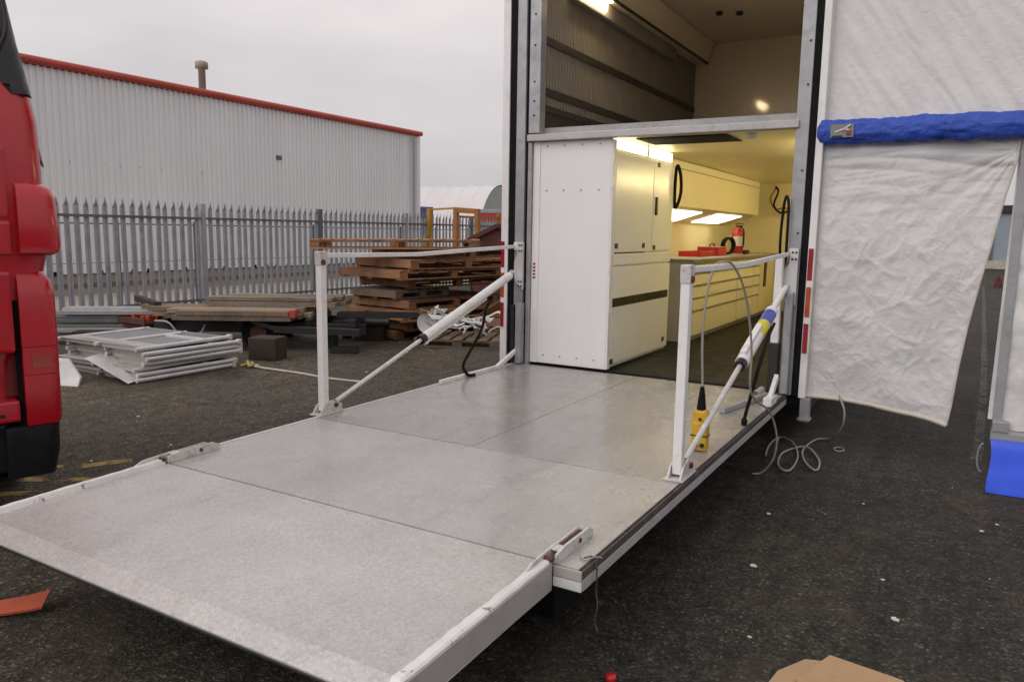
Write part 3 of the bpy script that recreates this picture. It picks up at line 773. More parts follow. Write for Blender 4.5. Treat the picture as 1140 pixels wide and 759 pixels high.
# tall cabinet
cb = MB().box((-3.298, 6.02, .47), (-2.575, 7.5, 2.32), .004).build('tall_cabinet', M['cream_door'], tr)
ep = MB().box((-3.302, 5.965, .468), (-2.565, 6.016, 2.398), .005).build('end_panel', M['white_panel'], cb)
MB().box((-3.302, 5.957, .468), (-3.235, 5.9645, 2.398), .002).build('edge_strip', M['white_panel'], cb)
m = MB()
for z in (1.985, .54, 2.36):
    for k in range(4): m.tube([(-3.17 + k * .165, 5.966, z), (-3.17 + k * .165, 5.961, z)], .008, 8)
m.build('rivet', M['dull_aluminium'], cb)
MB().box((-2.574, 5.965, .47), (-2.552, 6.03, 2.395), .003).build('corner_strip', M['white_paint'], cb)
m = MB()
for k in range(5): m.box((-3.286, 5.9565, 1.22 + k * .03), (-3.262, 5.955, 1.236 + k * .03))
m.build('red_label', M['reflector_red'], cb)
def cdoor(ya, yb, za, zb, name='cabinet_door'):
    return MB().box((-2.574, ya, za), (-2.552, yb, zb), .004).build(name, M['cream_door'], cb)
cdoor(6.035, 6.93, 1.465, 2.30); cdoor(6.94, 7.49, 1.465, 2.30)
cdoor(6.035, 7.49, 1.355, 1.452, 'cabinet_drawer'); cdoor(6.035, 7.49, .50, 1.342)
MB().box((-2.553, 6.04, 1.0), (-2.548, 7.44, 1.075)).build('door_handle', M['black_plastic'], cb)
MB().box((-2.551, 6.99, 1.80), (-2.535, 7.03, 1.97), .005).build('door_handle', M['black_plastic'], cb)
MB().box((-2.553, 6.05, 1.454), (-2.549, 6.75, 1.464)).build('shadow_slot', M['black_plastic'], cb)
for y, z in ((6.08, 1.52), (6.72, 1.52), (7.0, 1.50), (7.05, 2.27), (6.05, .53), (7.36, .58)):
    MB().box((-2.5515, y - .03, z - .022), (-2.546, y + .03, z + .022), .002).build('latch', M['black_plastic'], cb)
for ya, yb in ((6.05, 6.76), (6.82, 7.48)):
    MB().box((-2.60, ya, 2.335), (-2.57, yb, 2.415), .003).build('light_panel', M['lamp_panel'], cb)
MB().box((-2.59, 6.765, 2.325), (-2.56, 6.815, 2.43)).build('light_divider', M['cream_door'], cb)
MB().tube(spline([(-2.535, 7.51, 2.28), (-2.525, 7.53, 2.30), (-2.50, 7.55, 2.2), (-2.495, 7.56, 2.05), (-2.515, 7.54, 1.93), (-2.535, 7.51, 1.90), (-2.54, 7.505, 2.1), (-2.535, 7.51, 2.28)], 6), .016, 8).build('black_hose', M['black_rubber'], cb)
# counter with drawers
cn = MB().box((-3.298, 8.16, .50), (-2.535, 12.3, 1.325), .003).build('counter', M['cream_door'], tr)
MB().box((-3.298, 8.13, .453), (-2.52, 8.158, 1.33), .003).build('end_panel', M['drawer_grey'], cn)
MB().box((-3.298, 8.11, 1.331), (-2.49, 12.35, 1.362), .004).build('worktop', M['worktop'], cn)
MB().box((-3.2, 8.16, .453), (-2.56, 12.3, .498)).build('kickboard', M['drawer_grey'], cn)
for ya, yb in ((8.22, 10.08), (10.12, 10.95), (10.99, 11.35)):
    zs = [.515, .795, .935, 1.075, 1.21, 1.32]
    for a, b in zip(zs, zs[1:]):
        d = MB().box((-2.534, ya, a), (-2.516, yb, b - .022), .003).build('drawer', M['drawer_cream'], cn)
        MB().box((-2.533, ya, b - .021), (-2.508, yb, b - .008), .002).build('drawer_handle', M['worktop'], d)
for ya, yb in ((11.39, 11.8), (11.84, 12.28)):
    MB().box((-2.534, ya, .515), (-2.516, yb, 1.31), .003).build('counter_door', M['cream_panel'], cn)
MB().box((-2.515, 11.60, .88), (-2.50, 11.72, 1.30), .004).build('hanging_strap', M['black_plastic'], cn)
# overhead cupboards and lamps
oc = MB().box((-3.298, 7.56, 1.93), (-2.76, 12.1, 2.43), .01).build('overhead_cupboard', M['cream_panel'], tr)
MB().box((-2.762, 7.6, 2.335), (-2.755, 12.08, 2.345)).build('seam_strip', M['worktop'], oc)
def lamp(ya, yb):
    a = Vector((-2.85, 0, 1.891)); b = Vector((-3.2, 0, 1.785)); n_ = Vector((-.304, 0, .953)) * .02
    MB().prism([(a.x, ya, a.z), (a.x, yb, a.z), (b.x, yb, b.z), (b.x, ya, b.z)], (0, 0, .012)).build('light_panel', M['bench_lamp'], oc)
MB().prism([(-2.77, 7.57, 1.928), (-3.297, 7.57, 1.928), (-3.297, 7.57, 1.77)], (0, 4.5, 0)).build('pelmet', M['cream_panel'], oc)
lamp(8.3, 9.5); lamp(10.2, 11.45)
MB().tube(spline([(-2.6, 12.45, 2.38), (-2.55, 12.42, 2.3), (-2.6, 12.4, 2.1), (-2.5, 12.4, 1.98), (-2.35, 12.42, 2.0), (-2.2, 12.44, 1.96)], 8), .014, 8).build('wall_cable', M['black_rubber'], tr)
MB().tube(spline([(-2.58, 12.45, 2.38), (-2.66, 12.42, 2.2), (-2.58, 12.4, 2.04), (-2.45, 12.42, 2.05), (-2.2, 12.44, 2.02)], 8), .01, 8).build('wall_cable', M['orange_steel'], tr)
for ya, yb in ((6.9, 7.6), (7.7, 8.4), (9.4, 10.1), (10.2, 10.9), (11.3, 12.0)):
    MB().box((-1.06, ya, 2.31), (-1.035, yb, 2.405), .003).build('light_panel', M['wall_lamp'], tr)
# upper load space
MB().box((-3.528, TY + .065, 2.47), (-1.03, 10.4, 2.52)).build('upper_floor', M['dull_aluminium'], tr)
uw = MB().box((-3.36, TY + .09, 2.525), (-3.28, 10.3, 3.845)).build('upper_wall', M['carpet_wall'], tr)
for z, h in ((3.27, .035), (2.84, .035), (2.70, .03)):
    MB().box((-3.279, TY + .1, z - h), (-3.262, 10.29, z + h), .004).build('lashing_rail', M['rail_dark'], uw)
MB().box((-3.279, TY + .1, 2.525), (-3.272, 10.29, 2.665)).build('skirting', M['rail_dark'], uw)
m = MB(); yy = TY + .12
while yy < 10.28:
    m.box((-3.2795, yy, 2.71), (-3.275, yy + .028, 3.84)); yy += .056
m.build('ribbed_lining', M['carpet_wall'], uw)
MB().prism([(-3.28, TY + .09, 3.85), (-3.12, TY + .09, 3.85), (-3.02, TY + .09, 4.09), (-3.28, TY + .09, 4.09)], (0, 4.2, 0)).build('duct', M['upper_lining'], tr)
MB().box((-3.118, TY + .1, 3.835), (-3.10, 10.28, 3.86)).build('duct_edge', M['rail_dark'], tr)
MB().box((-3.26, 6.5, 3.70), (-3.2, 9.3, 3.84), .01).build('light_housing', M['carpet_wall'], tr)
MB().box((-3.258, 6.5, 3.842), (-3.14, 7.2, 3.849)).build('strip_light', M['lamp_strip'], tr)
MB().box((-3.198, 6.55, 3.75), (-3.18, 7.15, 3.82), .004).build('strip_light', M['lamp_strip'], tr)
MB().box((-3.36, TY + .09, 4.10), (-1.0, 10.4, 4.16)).build('upper_ceiling', M['upper_lining'], tr)
MB().box((-3.28, 10.3, 2.525), (-1.03, 10.36, 4.095)).build('upper_end_wall', M['glossy_lining'], tr)
MB().box((-1.03, TY + .09, 2.525), (-.985, 10.36, 4.095)).build('upper_side_wall', M['upper_lining'], tr)
for x, y in ((-2.59, 8.9), (-2.39, 9.0)): MB().lathe([(.04, 0), (.04, -.03), (.02, -.04)], (x, y, 4.098), 10).build('ceiling_ring', M['black_steel'], tr)
MB().lathe([(.04, 0), (.04, .03), (.02, .05)], (-2.75, 10.1, 2.522), 10).build('floor_ring', M['black_steel'], tr)
MB().box((-3.56, TY + .04, 4.165), (-.97, 12.7, 4.72)).build('roof', M['white_paint'], tr)
MB().box((-3.5, 10.42, 2.47), (-1.0, 12.68, 4.16)).build('front_bulkhead', M['upper_lining'], tr)
MB().box((-3.5, 6.4, .18), (-1.0, 12.6, .355), .01).build('underframe', M['black_steel'], tr)
m = MB().box((-.965, TY - .02, .25), (-.895, TY + .05, .43), .006); m.box((-.975, TY - .03, .262), (-.885, TY + .06, .275))
m.build('support_leg', M['frame_aluminium'], tr)
for y in (9.6, 10.9):
    for xa, xb in ((-3.5, -3.2), (-1.3, -1.0)):
        w = MB().tube([(xa, y, .32), (xb, y, .32)], .32, 24).build('wheel', M['black_rubber'], tr)
        MB().tube([(xa - .01, y, .32), (xb + .01, y, .32)], .16, 16).build('rim', M['galv'], w)

# loose things in the workshop
t = thing('fire_extinguisher', 'red fire extinguisher standing on the workshop counter', 'fire extinguisher', (-2.9, 11.5, 1.362))
MB().lathe([(.075, 0), (.085, .01), (.085, .28), (.06, .34), (.03, .36), (.03, .385)], (-2.9, 11.5, 1.363), 18).build('cylinder', M['extinguisher_red'], t)
m = MB(); m.box((-2.93, 11.48, 1.745), (-2.84, 11.52, 1.775), .005); m.box((-2.94, 11.485, 1.785), (-2.82, 11.515, 1.80), .004); m.build('valve_handle', M['black_plastic'], t)
MB().tube(spline([(-2.87, 11.46, 1.75), (-2.80, 11.42, 1.70), (-2.79, 11.42, 1.55), (-2.80, 11.43, 1.45)], 6), .011, 8).build('hose', M['black_rubber'], t)
MB().grid(lambda u, v: (-2.9 + .0862 * math.cos(R(-120 + 100 * u)), 11.5 + .0862 * math.sin(R(-120 + 100 * u)), 1.47 + .14 * v), 8, 1).build('label', M['litter_white'], t)
t = thing('cable_coil', 'black coil of cable standing upright on the counter by the extinguisher', 'coil', (-2.8, 10.6, 1.362))
m = MB()
for k in range(4):
    m.tube([(-2.8 + .012 * k + .04 * math.cos(a), 10.55 + .125 * math.cos(a + .05 * k), 1.482 + .105 * math.sin(a + .05 * k)) for a in [2 * PI * i / 28 for i in range(29)]], .013, 8, False)
m.build('cable_loop', M['black_rubber'], t)
t = thing('tool_box', 'larger red case on the counter touching the black coil', 'case', (-2.85, 10.05, 1.362))
MB().box((-3.0, 9.85, 1.363), (-2.72, 10.25, 1.475), .012).build('case_body', M['red_plastic'], t)
MB().tube(spline([(-2.86, 9.95, 1.475), (-2.86, 9.97, 1.505), (-2.86, 10.13, 1.505), (-2.86, 10.15, 1.475)], 5), .01, 7).build('handle', M['red_dark'], t)
t = thing('tool_tray', 'low flat red tray on the counter beside the red case', 'tray', (-2.85, 9.4, 1.362))
m = MB().box((-3.0, 9.1, 1.363), (-2.72, 9.7, 1.38), .003)
for a, b in (((-3.0, 9.1), (-2.98, 9.7)), ((-2.74, 9.1), (-2.72, 9.7)), ((-2.98, 9.1), (-2.74, 9.12)), ((-2.98, 9.68), (-2.74, 9.7))): m.box((*a, 1.38), (*b, 1.425))
m.build('tray_body', M['red_plastic'], t)
t = thing('hand_drill', 'small dark tool lying at the far end of the counter', 'tool', (-2.65, 11.0, 1.362))
m = MB().tube([(-2.65, 10.9, 1.395), (-2.65, 11.1, 1.395)], .03, 10); m.box((-2.67, 10.95, 1.363), (-2.63, 11.0, 1.40), .004); m.build('tool_body', M['black_plastic'], t)

# ------------------------------------------------------------------ tail lift
tl = thing('tail_lift', 'grey metal tail lift deck lowered level behind the trailer with folding ramp and guard rails', 'tail lift', (-2.25, 4.0, 0))
L0, R0 = -3.43, -1.06
seam_y = 3.43; hinge_y = 2.335; back_y = 5.925
def panel(xa, xb, ya, yb, mt, lab=None):
    return MB().box((xa, ya, P - .022), (xb, yb, P), .0025).build('deck_panel', M[mt], tl, lab)
panel(L0 + .012, -2.262, seam_y + .006, back_y, 'deck_metal_far'); panel(-2.258, R0 - .019, seam_y + .006, back_y, 'deck_metal_far')
panel(L0 + .012, R0 - .019, hinge_y + .004, seam_y - .005, 'deck_metal_mid')
m = MB().box((L0 + .03, hinge_y + .02, P - .10), (R0 - .045, back_y - .02, P - .0225)); m.build('underframe', M['black_steel'], tl)
MB().box((R0 - .0185, hinge_y - .002, P - .035), (R0 - .0125, back_y, P + .002), .003).build('edge_strip', M['worn_strip'], tl)
MB().box((R0 - .03, hinge_y + .0, P - .08), (R0, back_y, P - .036), .004).build('edge_profile', M['edge_metal'], tl)
MB().box((R0 - .0115, hinge_y - .001, P - .0355), (R0 - .001, back_y, P - .004), .002).build('edge_profile', M['worn_strip'], tl)
MB().box((R0 - .115, hinge_y - .012, P - .042), (R0 - .003, hinge_y - .003, P - .003), .002).build('corner_cap', M['grey_plate'], tl)
MB().box((R0 - .115, hinge_y - .012, P - .08), (R0 - .003, hinge_y - .003, P - .044), .002).build('corner_cap', M['chipped_white'], tl)
MB().box((L0 - .012, hinge_y, P - .105), (L0 + .010, back_y, P + .004), .004).build('edge_profile', M['aluminium'], tl)
MB().box((L0 + .25, 2.55, .10), (R0 - .22, back_y - .1, P - .101), .01).build('deck_light_blocker', M['black_rubber'], tl)  # added dark box that keeps light from the ground under the deck
# ramp
RX0, RX1 = -3.40, -1.178
tip_l, tip_r = 1.44, 1.44
def rz(y): return P - (hinge_y - y) * .02
rp_y0 = 1.502
def slab(x0, x1, ya, yb, dz0, dz1, y_in=None):
    vs = [(x0, ya, rz(ya) + dz0), (x1, ya, rz(ya) + dz0), (x1, yb, rz(yb) + dz0), (x0, yb, rz(yb) + dz0),
          (x0, ya, rz(ya) + dz1), (x1, ya, rz(ya) + dz1), (x1, yb, rz(yb) + dz1), (x0, yb, rz(yb) + dz1)]
    return vs, [(3, 2, 1, 0), (4, 5, 6, 7), (0, 1, 5, 4), (1, 2, 6, 5), (2, 3, 7, 6), (3, 0, 4, 7)]
rp = MB().add(*slab(RX0 + .045, RX1 - .045, rp_y0, hinge_y - .009, -.03, 0)).build('ramp', M['deck_metal'], tl)
MB().add(*slab(RX0 + .05, RX1 - .05, rp_y0 + .02, hinge_y - .02, -.095, -.031)).build('ramp_underside', M['black_steel'], rp)
MB().box((RX0 + .3, 1.85, .14), (RX1 - .3, 2.5, .335), .01).build('ramp_light_blocker', M['black_rubber'], rp)  # added dark box, blocks light below the ramp
ny = .062
m = MB().prism([(RX0 + .045, rp_y0 - .0015, rz(rp_y0) + .001), (RX0 + .045, rp_y0 - ny, rz(rp_y0) - .042), (RX0 + .045, rp_y0 - ny, rz(rp_y0) - .052), (RX0 + .045, rp_y0 - .0015, rz(rp_y0) - .06)], (RX1 - RX0 - .09, 0, 0))
m.build('nose_strip', M['deck_metal'], rp)
MB().box((RX0 + .02, rp_y0 - ny - .008, rz(rp_y0) - .053), (RX1 - .02, rp_y0 - ny - .001, rz(rp_y0) - .047), .001).build('nose_edge', M['black_steel'], rp)
for xa, xb in ((RX0, RX0 + .043), (RX1 - .043, RX1)):
    # worn white side kerb with irregular inner edge
    m = MB()
    N = 40
    top = []; 
    ys = [rp_y0 - .055 + (hinge_y - .02 - rp_y0 + .055) * i / N for i in range(N + 1)]
    vs = []; fs = []
    for i, y in enumerate(ys):
        w = .006 * noise.noise((y * 9, xa, 0)) + .004 * noise.noise((y * 31, xa, 3))
        inn = xb if xa == RX0 else xa
        ox = xa if xa == RX0 else xb
        sgn = 1 if xa == RX0 else -1
        h = .022 + .003 * noise.noise((y * 20, 4, xa))
        if i == 0: h = .0
        vs += [(ox, y, rz(y) - .095 + (0.05 if i == 0 else .035 * max(0, 1 - i / 4))), (ox, y, rz(y) + h - .006), (ox + sgn * .008, y, rz(y) + h), (inn - sgn * .008 + w, y, rz(y) + h), (inn + w, y, rz(y) - .004), (inn + w, y, rz(y) - .05)]
    for i in range(N):
        for k in range(5): fs.append((i * 6 + k, (i + 1) * 6 + k, (i + 1) * 6 + k + 1, i * 6 + k + 1))
    fs.append((0, 1, 2, 3, 4, 5)); b = N * 6; fs.append((b + 5, b + 4, b + 3, b + 2, b + 1, b))
    m.add(vs, fs)
    m.build('side_kerb', M['chipped_white'], rp)
    px_ = ox + (.0006 if ox == RX1 else -.0036)
    MB().prism([(px_, ys[3], rz(ys[3]) - .085), (px_, ys[0], rz(ys[0]) - .045), (px_, ys[0], rz(ys[0]) - .012), (px_, ys[2], rz(ys[2]) + .008), (px_, ys[-1], rz(ys[-1]) + .008), (px_, ys[-1], rz(ys[-1]) - .094)], (.003, 0, 0)).build('side_shade_plate', M['grey_plate'], rp)  # thin cover on the kerb's outer face, shade put into its grey
# hinge lugs
for sx, x in ((1, -1.195), (-1, -3.385)):
    m = MB()
    m.prism([(x - .018, 2.17, P + .015), (x - .018, 2.22, P + .035), (x - .018, 2.40, P + .044), (x - .018, 2.43, P + .03), (x - .018, 2.43, P), (x - .018, 2.2, P)], (.009, 0, 0))
    m.prism([(x + .022, 2.33, P + .035), (x + .022, 2.40, P + .046), (x + .022, 2.60, P + .046), (x + .022, 2.64, P + .028), (x + .022, 2.64, P + .001), (x + .022, 2.33, P + .001)], (.01, 0, 0))
    m.box((x - .02, 2.36, P + .034), (x + .03, 2.41, P + .040), .002)
    m.prism([(x - .018, 2.40, P + .040), (x - .018, 2.58, P + .044), (x - .018, 2.62, P + .028), (x - .018, 2.62, P + .001), (x - .018, 2.40, P + .001)], (.009, 0, 0))
    lg = m.build('hinge_lug', M['worn_white'], tl)
    MB().tube([(x - .022, 2.31, P + .022), (x + .024, 2.31, P + .022)], .010, 10).build('hinge_pin', M['rust'], lg); MB().tube([(x - .022, 2.52, P + .024), (x + .036, 2.52, P + .024)], .010, 10).build('hinge_pin', M['rust'], lg); MB().box((x - .008, 2.42, P + .001), (x + .021, 2.6, P + .032)).build('hinge_core', M['rust'], lg)
# frayed cord on the corner
cz = [(-1.10, 2.42, P + .006), (-1.07, 2.435, P + .012), (-1.052, 2.43, P - .02), (-1.046, 2.42, P - .07), (-1.052, 2.43, P - .11), (-1.042, 2.425, P - .17), (-1.047, 2.415, P - .22), (-1.036, 2.425, P - .27)]
MB().tube(spline(cz, 6), .003, 6, True, [.003 + .002 * (k % 9 == 4) for k in range(43)]).build('frayed_cord', M['worn_strip'], tl)
MB().tube(spline([(-1.12, 2.43, P + .004), (-1.085, 2.40, P + .01), (-1.06, 2.44, P + .012), (-1.045, 2.46, P + .004)], 6), .003, 6).build('frayed_cord', M['grey_cable'], tl)
# guard rails and rams
def guard(x, s):
    lean = .0
    g_ = empty('guard_rail'); g_.parent = tl; g_.location = Vector((x, 3.53, 0)) - Vector(tl.location)
    MB().box((x - .023, 3.505, P + .02), (x + .023, 3.555, P + 1.03), .005).build('post', M['white_paint'], g_)
    # slightly kinked top rail
    mid = (x - .012 * s, 4.5, 1.452) if s < 0 else (x, 4.6, 1.455)
    m = MB(); m.bar((x, 3.555, 1.462), mid, .026, .03, .005); m.bar(mid, (x, 5.93, 1.496), .026, .03, .005); m.bar((x, 5.93, 1.50), (x + .06, 5.935, 1.5), .03, .07, .004)
    m.build('top_rail', M['white_paint'], g_)
    m = MB(); m.box((x - .027, 3.5, 1.40), (x + .027, 3.565, 1.488), .006); m.build('rail_socket', M['worn_white'], g_)
    MB().tube([(x + .026, 3.52, 1.42), (x + .036, 3.52, 1.42)], .018, 10).build('rail_pin', M['rust'], g_)
    m = MB()
    for dx in (-.036, .027):
        m.prism([(x + dx, 3.46, P + .001), (x + dx, 3.66, P + .001), (x + dx, 3.66, P + .05), (x + dx, 3.58, P + .085), (x + dx, 3.50, P + .06)], (.01, 0, 0))
    m.box((x - .05, 3.45, P + .001), (x + .05, 3.67, P + .007), .002)
    fb = m.build('foot_bracket', M['worn_white'], g_)
    MB().tube([(x - .05, 3.60, P + .05), (x + .05, 3.60, P + .05)], .014, 10).build('pivot_pin', M['rust'], g_)
    r_ = empty('hydraulic_ram'); r_.parent = tl; r_.location = Vector((x, 3.6, 0)) - Vector(tl.location)
    a = Vector((x, 3.64, P + .06)); b = Vector((x, 5.92, 1.26)); d = (b - a)
    f1 = .40 if s < 0 else .44
    MB().tube([a, a + d * (f1 + .02)], .0155, 12).build('rod', M['aluminium'], r_)
    MB().tube([a + d * f1, a + d * (f1 + .015), a + d * (f1 + .02)], .036, 14).build('gland', M['black_plastic'], r_)
    if s < 0:
        MB().tube([a + d * (f1 + .02), a + d * .97], .036, 16).build('cylinder', M['white_paint'], r_)
        MB().tube([a + d * (f1 + .02) + Vector((0, 0, -.05)), a + d * .8 + Vector((0, 0, -.05))], .012, 10).build('return_pipe', M['white_paint'], r_)
        for f in (f1 + .03, .78): MB().tube([a + d * f, a + d * f + Vector((0, 0, -.06))], .016, 8).build('pipe_joint', M['white_paint'], r_)
    else:
        MB().tube([a + d * (f1 + .02), a + d * .80], .042, 16).build('cylinder', M['white_paint'], r_)
        MB().tube([a + d * .80, a + d * .99], .022, 14).build('rod', M['white_paint'], r_)
        MB().box((-.02, 0, -.02), (.02, (d * .18).length, .02), .008, Matrix.Translation(a + d * (f1 + .03) + Vector((.0, 0, .045))) @ d.to_track_quat('Y', 'Z').to_matrix().to_4x4()).build('pipe_block', M['white_paint'], r_)
        MB().tube([a + d * .625, a + d * .70], .0432, 16, False).build('sticker', M['sticker_yellow'], r_)
        MB().tube([a + d * .702, a + d * .775], .0432, 16, False).build('sticker', M['sticker_blue'], r_, 'blue sticker band on the ram')
    MB().tube([b + Vector((-.03, 0, 0)), b + Vector((.03, 0, 0))], .03, 12).build('ram_eye', M['frame_aluminium'], r_)
    return g_
guard(-3.465, -1); guard(-1.115, 1)
for x0, s in ((-3.425, 1), (-1.11, -1)):
    m = MB(); xa = x0 if s > 0 else x0 - .0
    m.prism([(x0, 5.915, 1.18), (x0 + .07, 5.915, 1.12), (x0 + .07, 5.915, 1.54), (x0 + .01, 5.915, 1.54), (x0 + .01, 5.915, 1.43), (x0 - .02, 5.915, 1.36), (x0 - .02, 5.915, 1.24)], (0, -.02, 0))
    mb_ = m.build('mounting_bracket', M['aluminium'], tl)
    m = MB()
    for z in (1.15, 1.19, 1.46, 1.51):
        for q in (.03, .055): m.tube([(x0 + q, 5.894, z), (x0 + q, 5.888, z)], .008, 8)
    m.build('bolt', M['black_steel'], mb_)
MB().bar((-3.40, 5.55, P + .015), (-3.40, 5.9, P + .13), .03, .035).build('toe_bar', M['white_paint'], tl)
m = MB(); m.bar((-3.425, 4.75, P + .012), (-3.41, 5.56, P + .012), .03, .03); m.build('toe_bar', M['white_paint'], tl)
m = MB().bar((-1.09, 5.45, P + .03), (-1.09, 5.66, P + .17), .03, .05); m.box((-1.12, 5.38, P + .001), (-1.06, 5.56, P + .06), .006); m.build('toe_bracket', M['chipped_white'], tl)
MB().bar((-1.30, 5.0, P + .02), (-1.16, 5.7, P + .02), .04, .035).build('toe_bar', M['dull_aluminium'], tl)
# hoses
o = MB().tube(spline([(-3.41, 5.45, 1.04), (-3.40, 5.36, .98), (-3.40, 5.30, .82), (-3.40, 5.12, .65), (-3.40, 5.03, .55), (-3.39, 5.09, .47), (-3.37, 5.16, .462)], 8), .012, 8).build('ram_hose', M['black_rubber'], tl)
t = thing('black_strap', 'black stick like strap hanging behind the ram by the yellow control', 'strap', (-1.05, 4.8, .5))
MB().tube(spline([(-1.10, 5.5, 1.02), (-1.05, 5.1, .98), (-1.035, 4.85, .86), (-1.06, 4.78, .68), (-1.09, 4.74, .50)], 8), .011, 8).build('strap_length', M['black_rubber'], t)
MB().lathe([(.018, 0), (.02, .03), (.012, .045)], (-1.09, 4.74, .458), 10).build('strap_end', M['black_rubber'], t)
t = thing('spring_hose', 'small grey coiled hose on the deck beside the door post', 'hose', (-1.16, 5.75, P))
m = MB(); pts = []
for i in range(120):
    a = i / 120 * 9 * 2 * PI; pts.append((-1.22 + .022 * math.cos(a), 5.62 + i / 120 * .2, P + .033 + .022 * math.sin(a)))
m.tube(pts, .005, 6); m.build('hose_coil', M['dull_aluminium'], t)

# pendant control hanging from the rail
t = thing('pendant_control', 'yellow push button pendant control hanging on a grey cable over the guard rail', 'control', (-1.13, 4.0, P))
cx, cy = -1.165, 4.05
m = MB(); m.box((cx - .045, cy - .03, P + .006), (cx + .045, cy + .035, P + .17), .016); m.box((cx - .04, cy - .026, P + .14), (cx + .04, cy + .03, P + .235), .018)
pb = m.build('control_body', M['yellow_plastic'], t)
m = MB(); m.box((cx - .047, cy - .032, P + .085), (cx + .047, cy + .037, P + .095), .006); m.build('guard_band', M['black_plastic'], t)
for zz, dx in ((.04, -.018), (.04, .018), (.125, .012), (.185, 0)):
    MB().tube([(cx + dx + .004, cy - .03, P + zz), (cx + dx + .006, cy - .042, P + zz)], .0125 if zz < .1 else .008, 12).build('button', M['black_plastic'], t)
MB().tube([(cx, cy, P + .232), (cx, cy, P + .27), (cx, cy, P + .36)], .02, 12, True, [.026, .022, .011]).build('strain_relief', M['black_rubber'], t)
MB().tube(spline([(cx, cy, P + .36), (cx - .008, cy - .02, P + .65), (cx + .0, cy + .0, P + .88), (cx + .02, 4.08, P + 1.0), (-1.125, 4.15, P + 1.036), (-1.09, 4.24, P + 1.02), (-1.055, 4.36, P + .9), (-1.04, 4.48, P + .72), (-1.035, 4.58, P + .5), (-1.04, 4.62, P + .28), (-1.03, 4.75, P + .17), (-1.02, 5.0, P + .08), (-1.0, 5.15, P - .02), (-.975, 5.2, .28), (-.99, 5.2, .14), (-1.06, 5.22, .03), (-1.12, 5.2, .012)], 8), .0065, 8).build('cable', M['grey_cable'], t)

t = thing('looped_cable', 'pale grey cable lying in two loops on the tarmac below the flap', 'cable', (-.9, 5.8, 0))
gp = [(-1.16, 6.3), (-1.03, 6.15), (-.93, 5.79), (-.92, 5.42), (-1.0, 5.46), (-1.05, 5.81), (-.99, 6.05), (-.9, 6.07), (-.78, 5.79), (-.76, 5.53), (-.85, 5.65), (-.93, 6.0), (-.9, 6.38), (-.8, 6.45)]
pts = [(x, y, .012 + .010 * (k % 3 == 1)) for k, (x, y) in enumerate(gp)] + [(-.74, 6.2, .10), (-.66, 5.95, .25), (-.65, 5.9, .38), (-.70, 5.95, .48)]
pts = [(-.99, 5.32, .25), (-1.03, 5.4, .14), (-1.12, 5.6, .03), (-1.18, 6.0, .012)] + pts
MB().tube(spline(pts, 8), .0075, 8).build('cable_length', M['grey_cable'], t)
t = thing('cable_ring', 'tiny pale wire ring on the tarmac beside the looped cable', 'ring', (-.72, 6.2, 0))
MB().tube([(-.70 + .035 * math.cos(a), 6.2 + .06 * math.sin(a), .01) for a in [2 * PI * k / 16 for k in range(17)]], .006, 6, False).build('ring_wire', M['grey_cable'], t)

# ------------------------------------------------------------------ awning
aw = thing('awning', 'off white fabric awning joined to the trailer with rolled blue cover and door flap', 'awning', (.6, 6.0, 0))
AY = 5.99
def crease(x, z, s):
    d, p = noise.voronoi((x, z, s), distance_metric='DISTANCE')
    return min(1., (d[1] - d[0]) * 2.2)
def wr(x, z, f=1.0):
    return .5 * noise.noise((x * 2.3 * f, z * 2.3 * f, 1.7)) + .35 * noise.noise((x * 5 * f, z * 5 * f, 4.1)) + .2 * noise.noise((x * 11 * f, z * 11 * f, 9.2))
def ridged(x, z, s):
    return 1 - abs(noise.noise((x, z, s))) * 2
def upper(u, v):
    x = -.925 + u * 3.4; z = 2.36 + v * 2.6
    d = (x * .62 + z * .40)          # folds running down to the right
    k = .004 * math.sin(d * 52 + 1.4 * noise.noise((x, z, 0)) * 2.0) * (.35 + .65 * max(0, noise.noise((x * 1.3 + 7, z * 1.1, 2)) + .4))
    k += .004 * ridged((x * .62 + z * .4) * 9, (z * .62 - x * .4) * 1.2, 5) + .007 * ridged((x * .62 + z * .4) * 24, (z * .62 - x * .4) * 3, 8) + .012 * noise.noise((x * 1.1, z * 1.1, 8))
    e = min(1, u * 34)
    return (x, AY + k * e, z)
MB().grid(upper, 300, 220).build('upper_panel', M['awning_fabric'], aw)
def roll(u, v):
    x = -.975 + u * 3.5; a = v * 2 * PI
    rr_ = .080 + .009 * noise.noise((x * 5, math.cos(a) * 1.2, math.sin(a) * 1.2)) + .009 * noise.noise((x * 15, math.cos(a) * 3, math.sin(a) * 3)) + .013 * crease(x * 3.4 + math.sin(a), a * 2.4 + x * 1.6, 3) + .007 * crease(x * 11, a * 3.5 + x * 5, 5) - .009
    rr_ *= min(1., .55 + u * 60)
    return (x, AY - .05 + .62 * rr_ * math.cos(a), 2.358 - .004 * x - .012 * max(0, x) + 1.03 * rr_ * math.sin(a))
MB().grid(roll, 260, 36).build('rolled_cover', M['blue_fabric'], aw)
lp = MB().grid(lambda u, v: (-.88 + .15 * u, AY - .112 - .004 * math.sin(u * 5), 2.315 + .09 * v), 4, 3).build('label_patch', M['patch_grey'], aw)
m = MB(); m.bar((-.85, AY - .1175, 2.352), (-.79, AY - .1175, 2.372), .004, .012, .001); m.bar((-.79, AY - .1175, 2.372), (-.75, AY - .1175, 2.40), .004, .012, .001); m.bar((-.79, AY - .1175, 2.372), (-.755, AY - .1175, 2.36), .004, .011, .001)
m.build('patch_mark', M['litter_white'], lp)
MB().box((-.775, AY - .1195, 2.33), (-.748, AY - .1165, 2.362), .002).build('patch_mark', M['reflector_red'], lp)
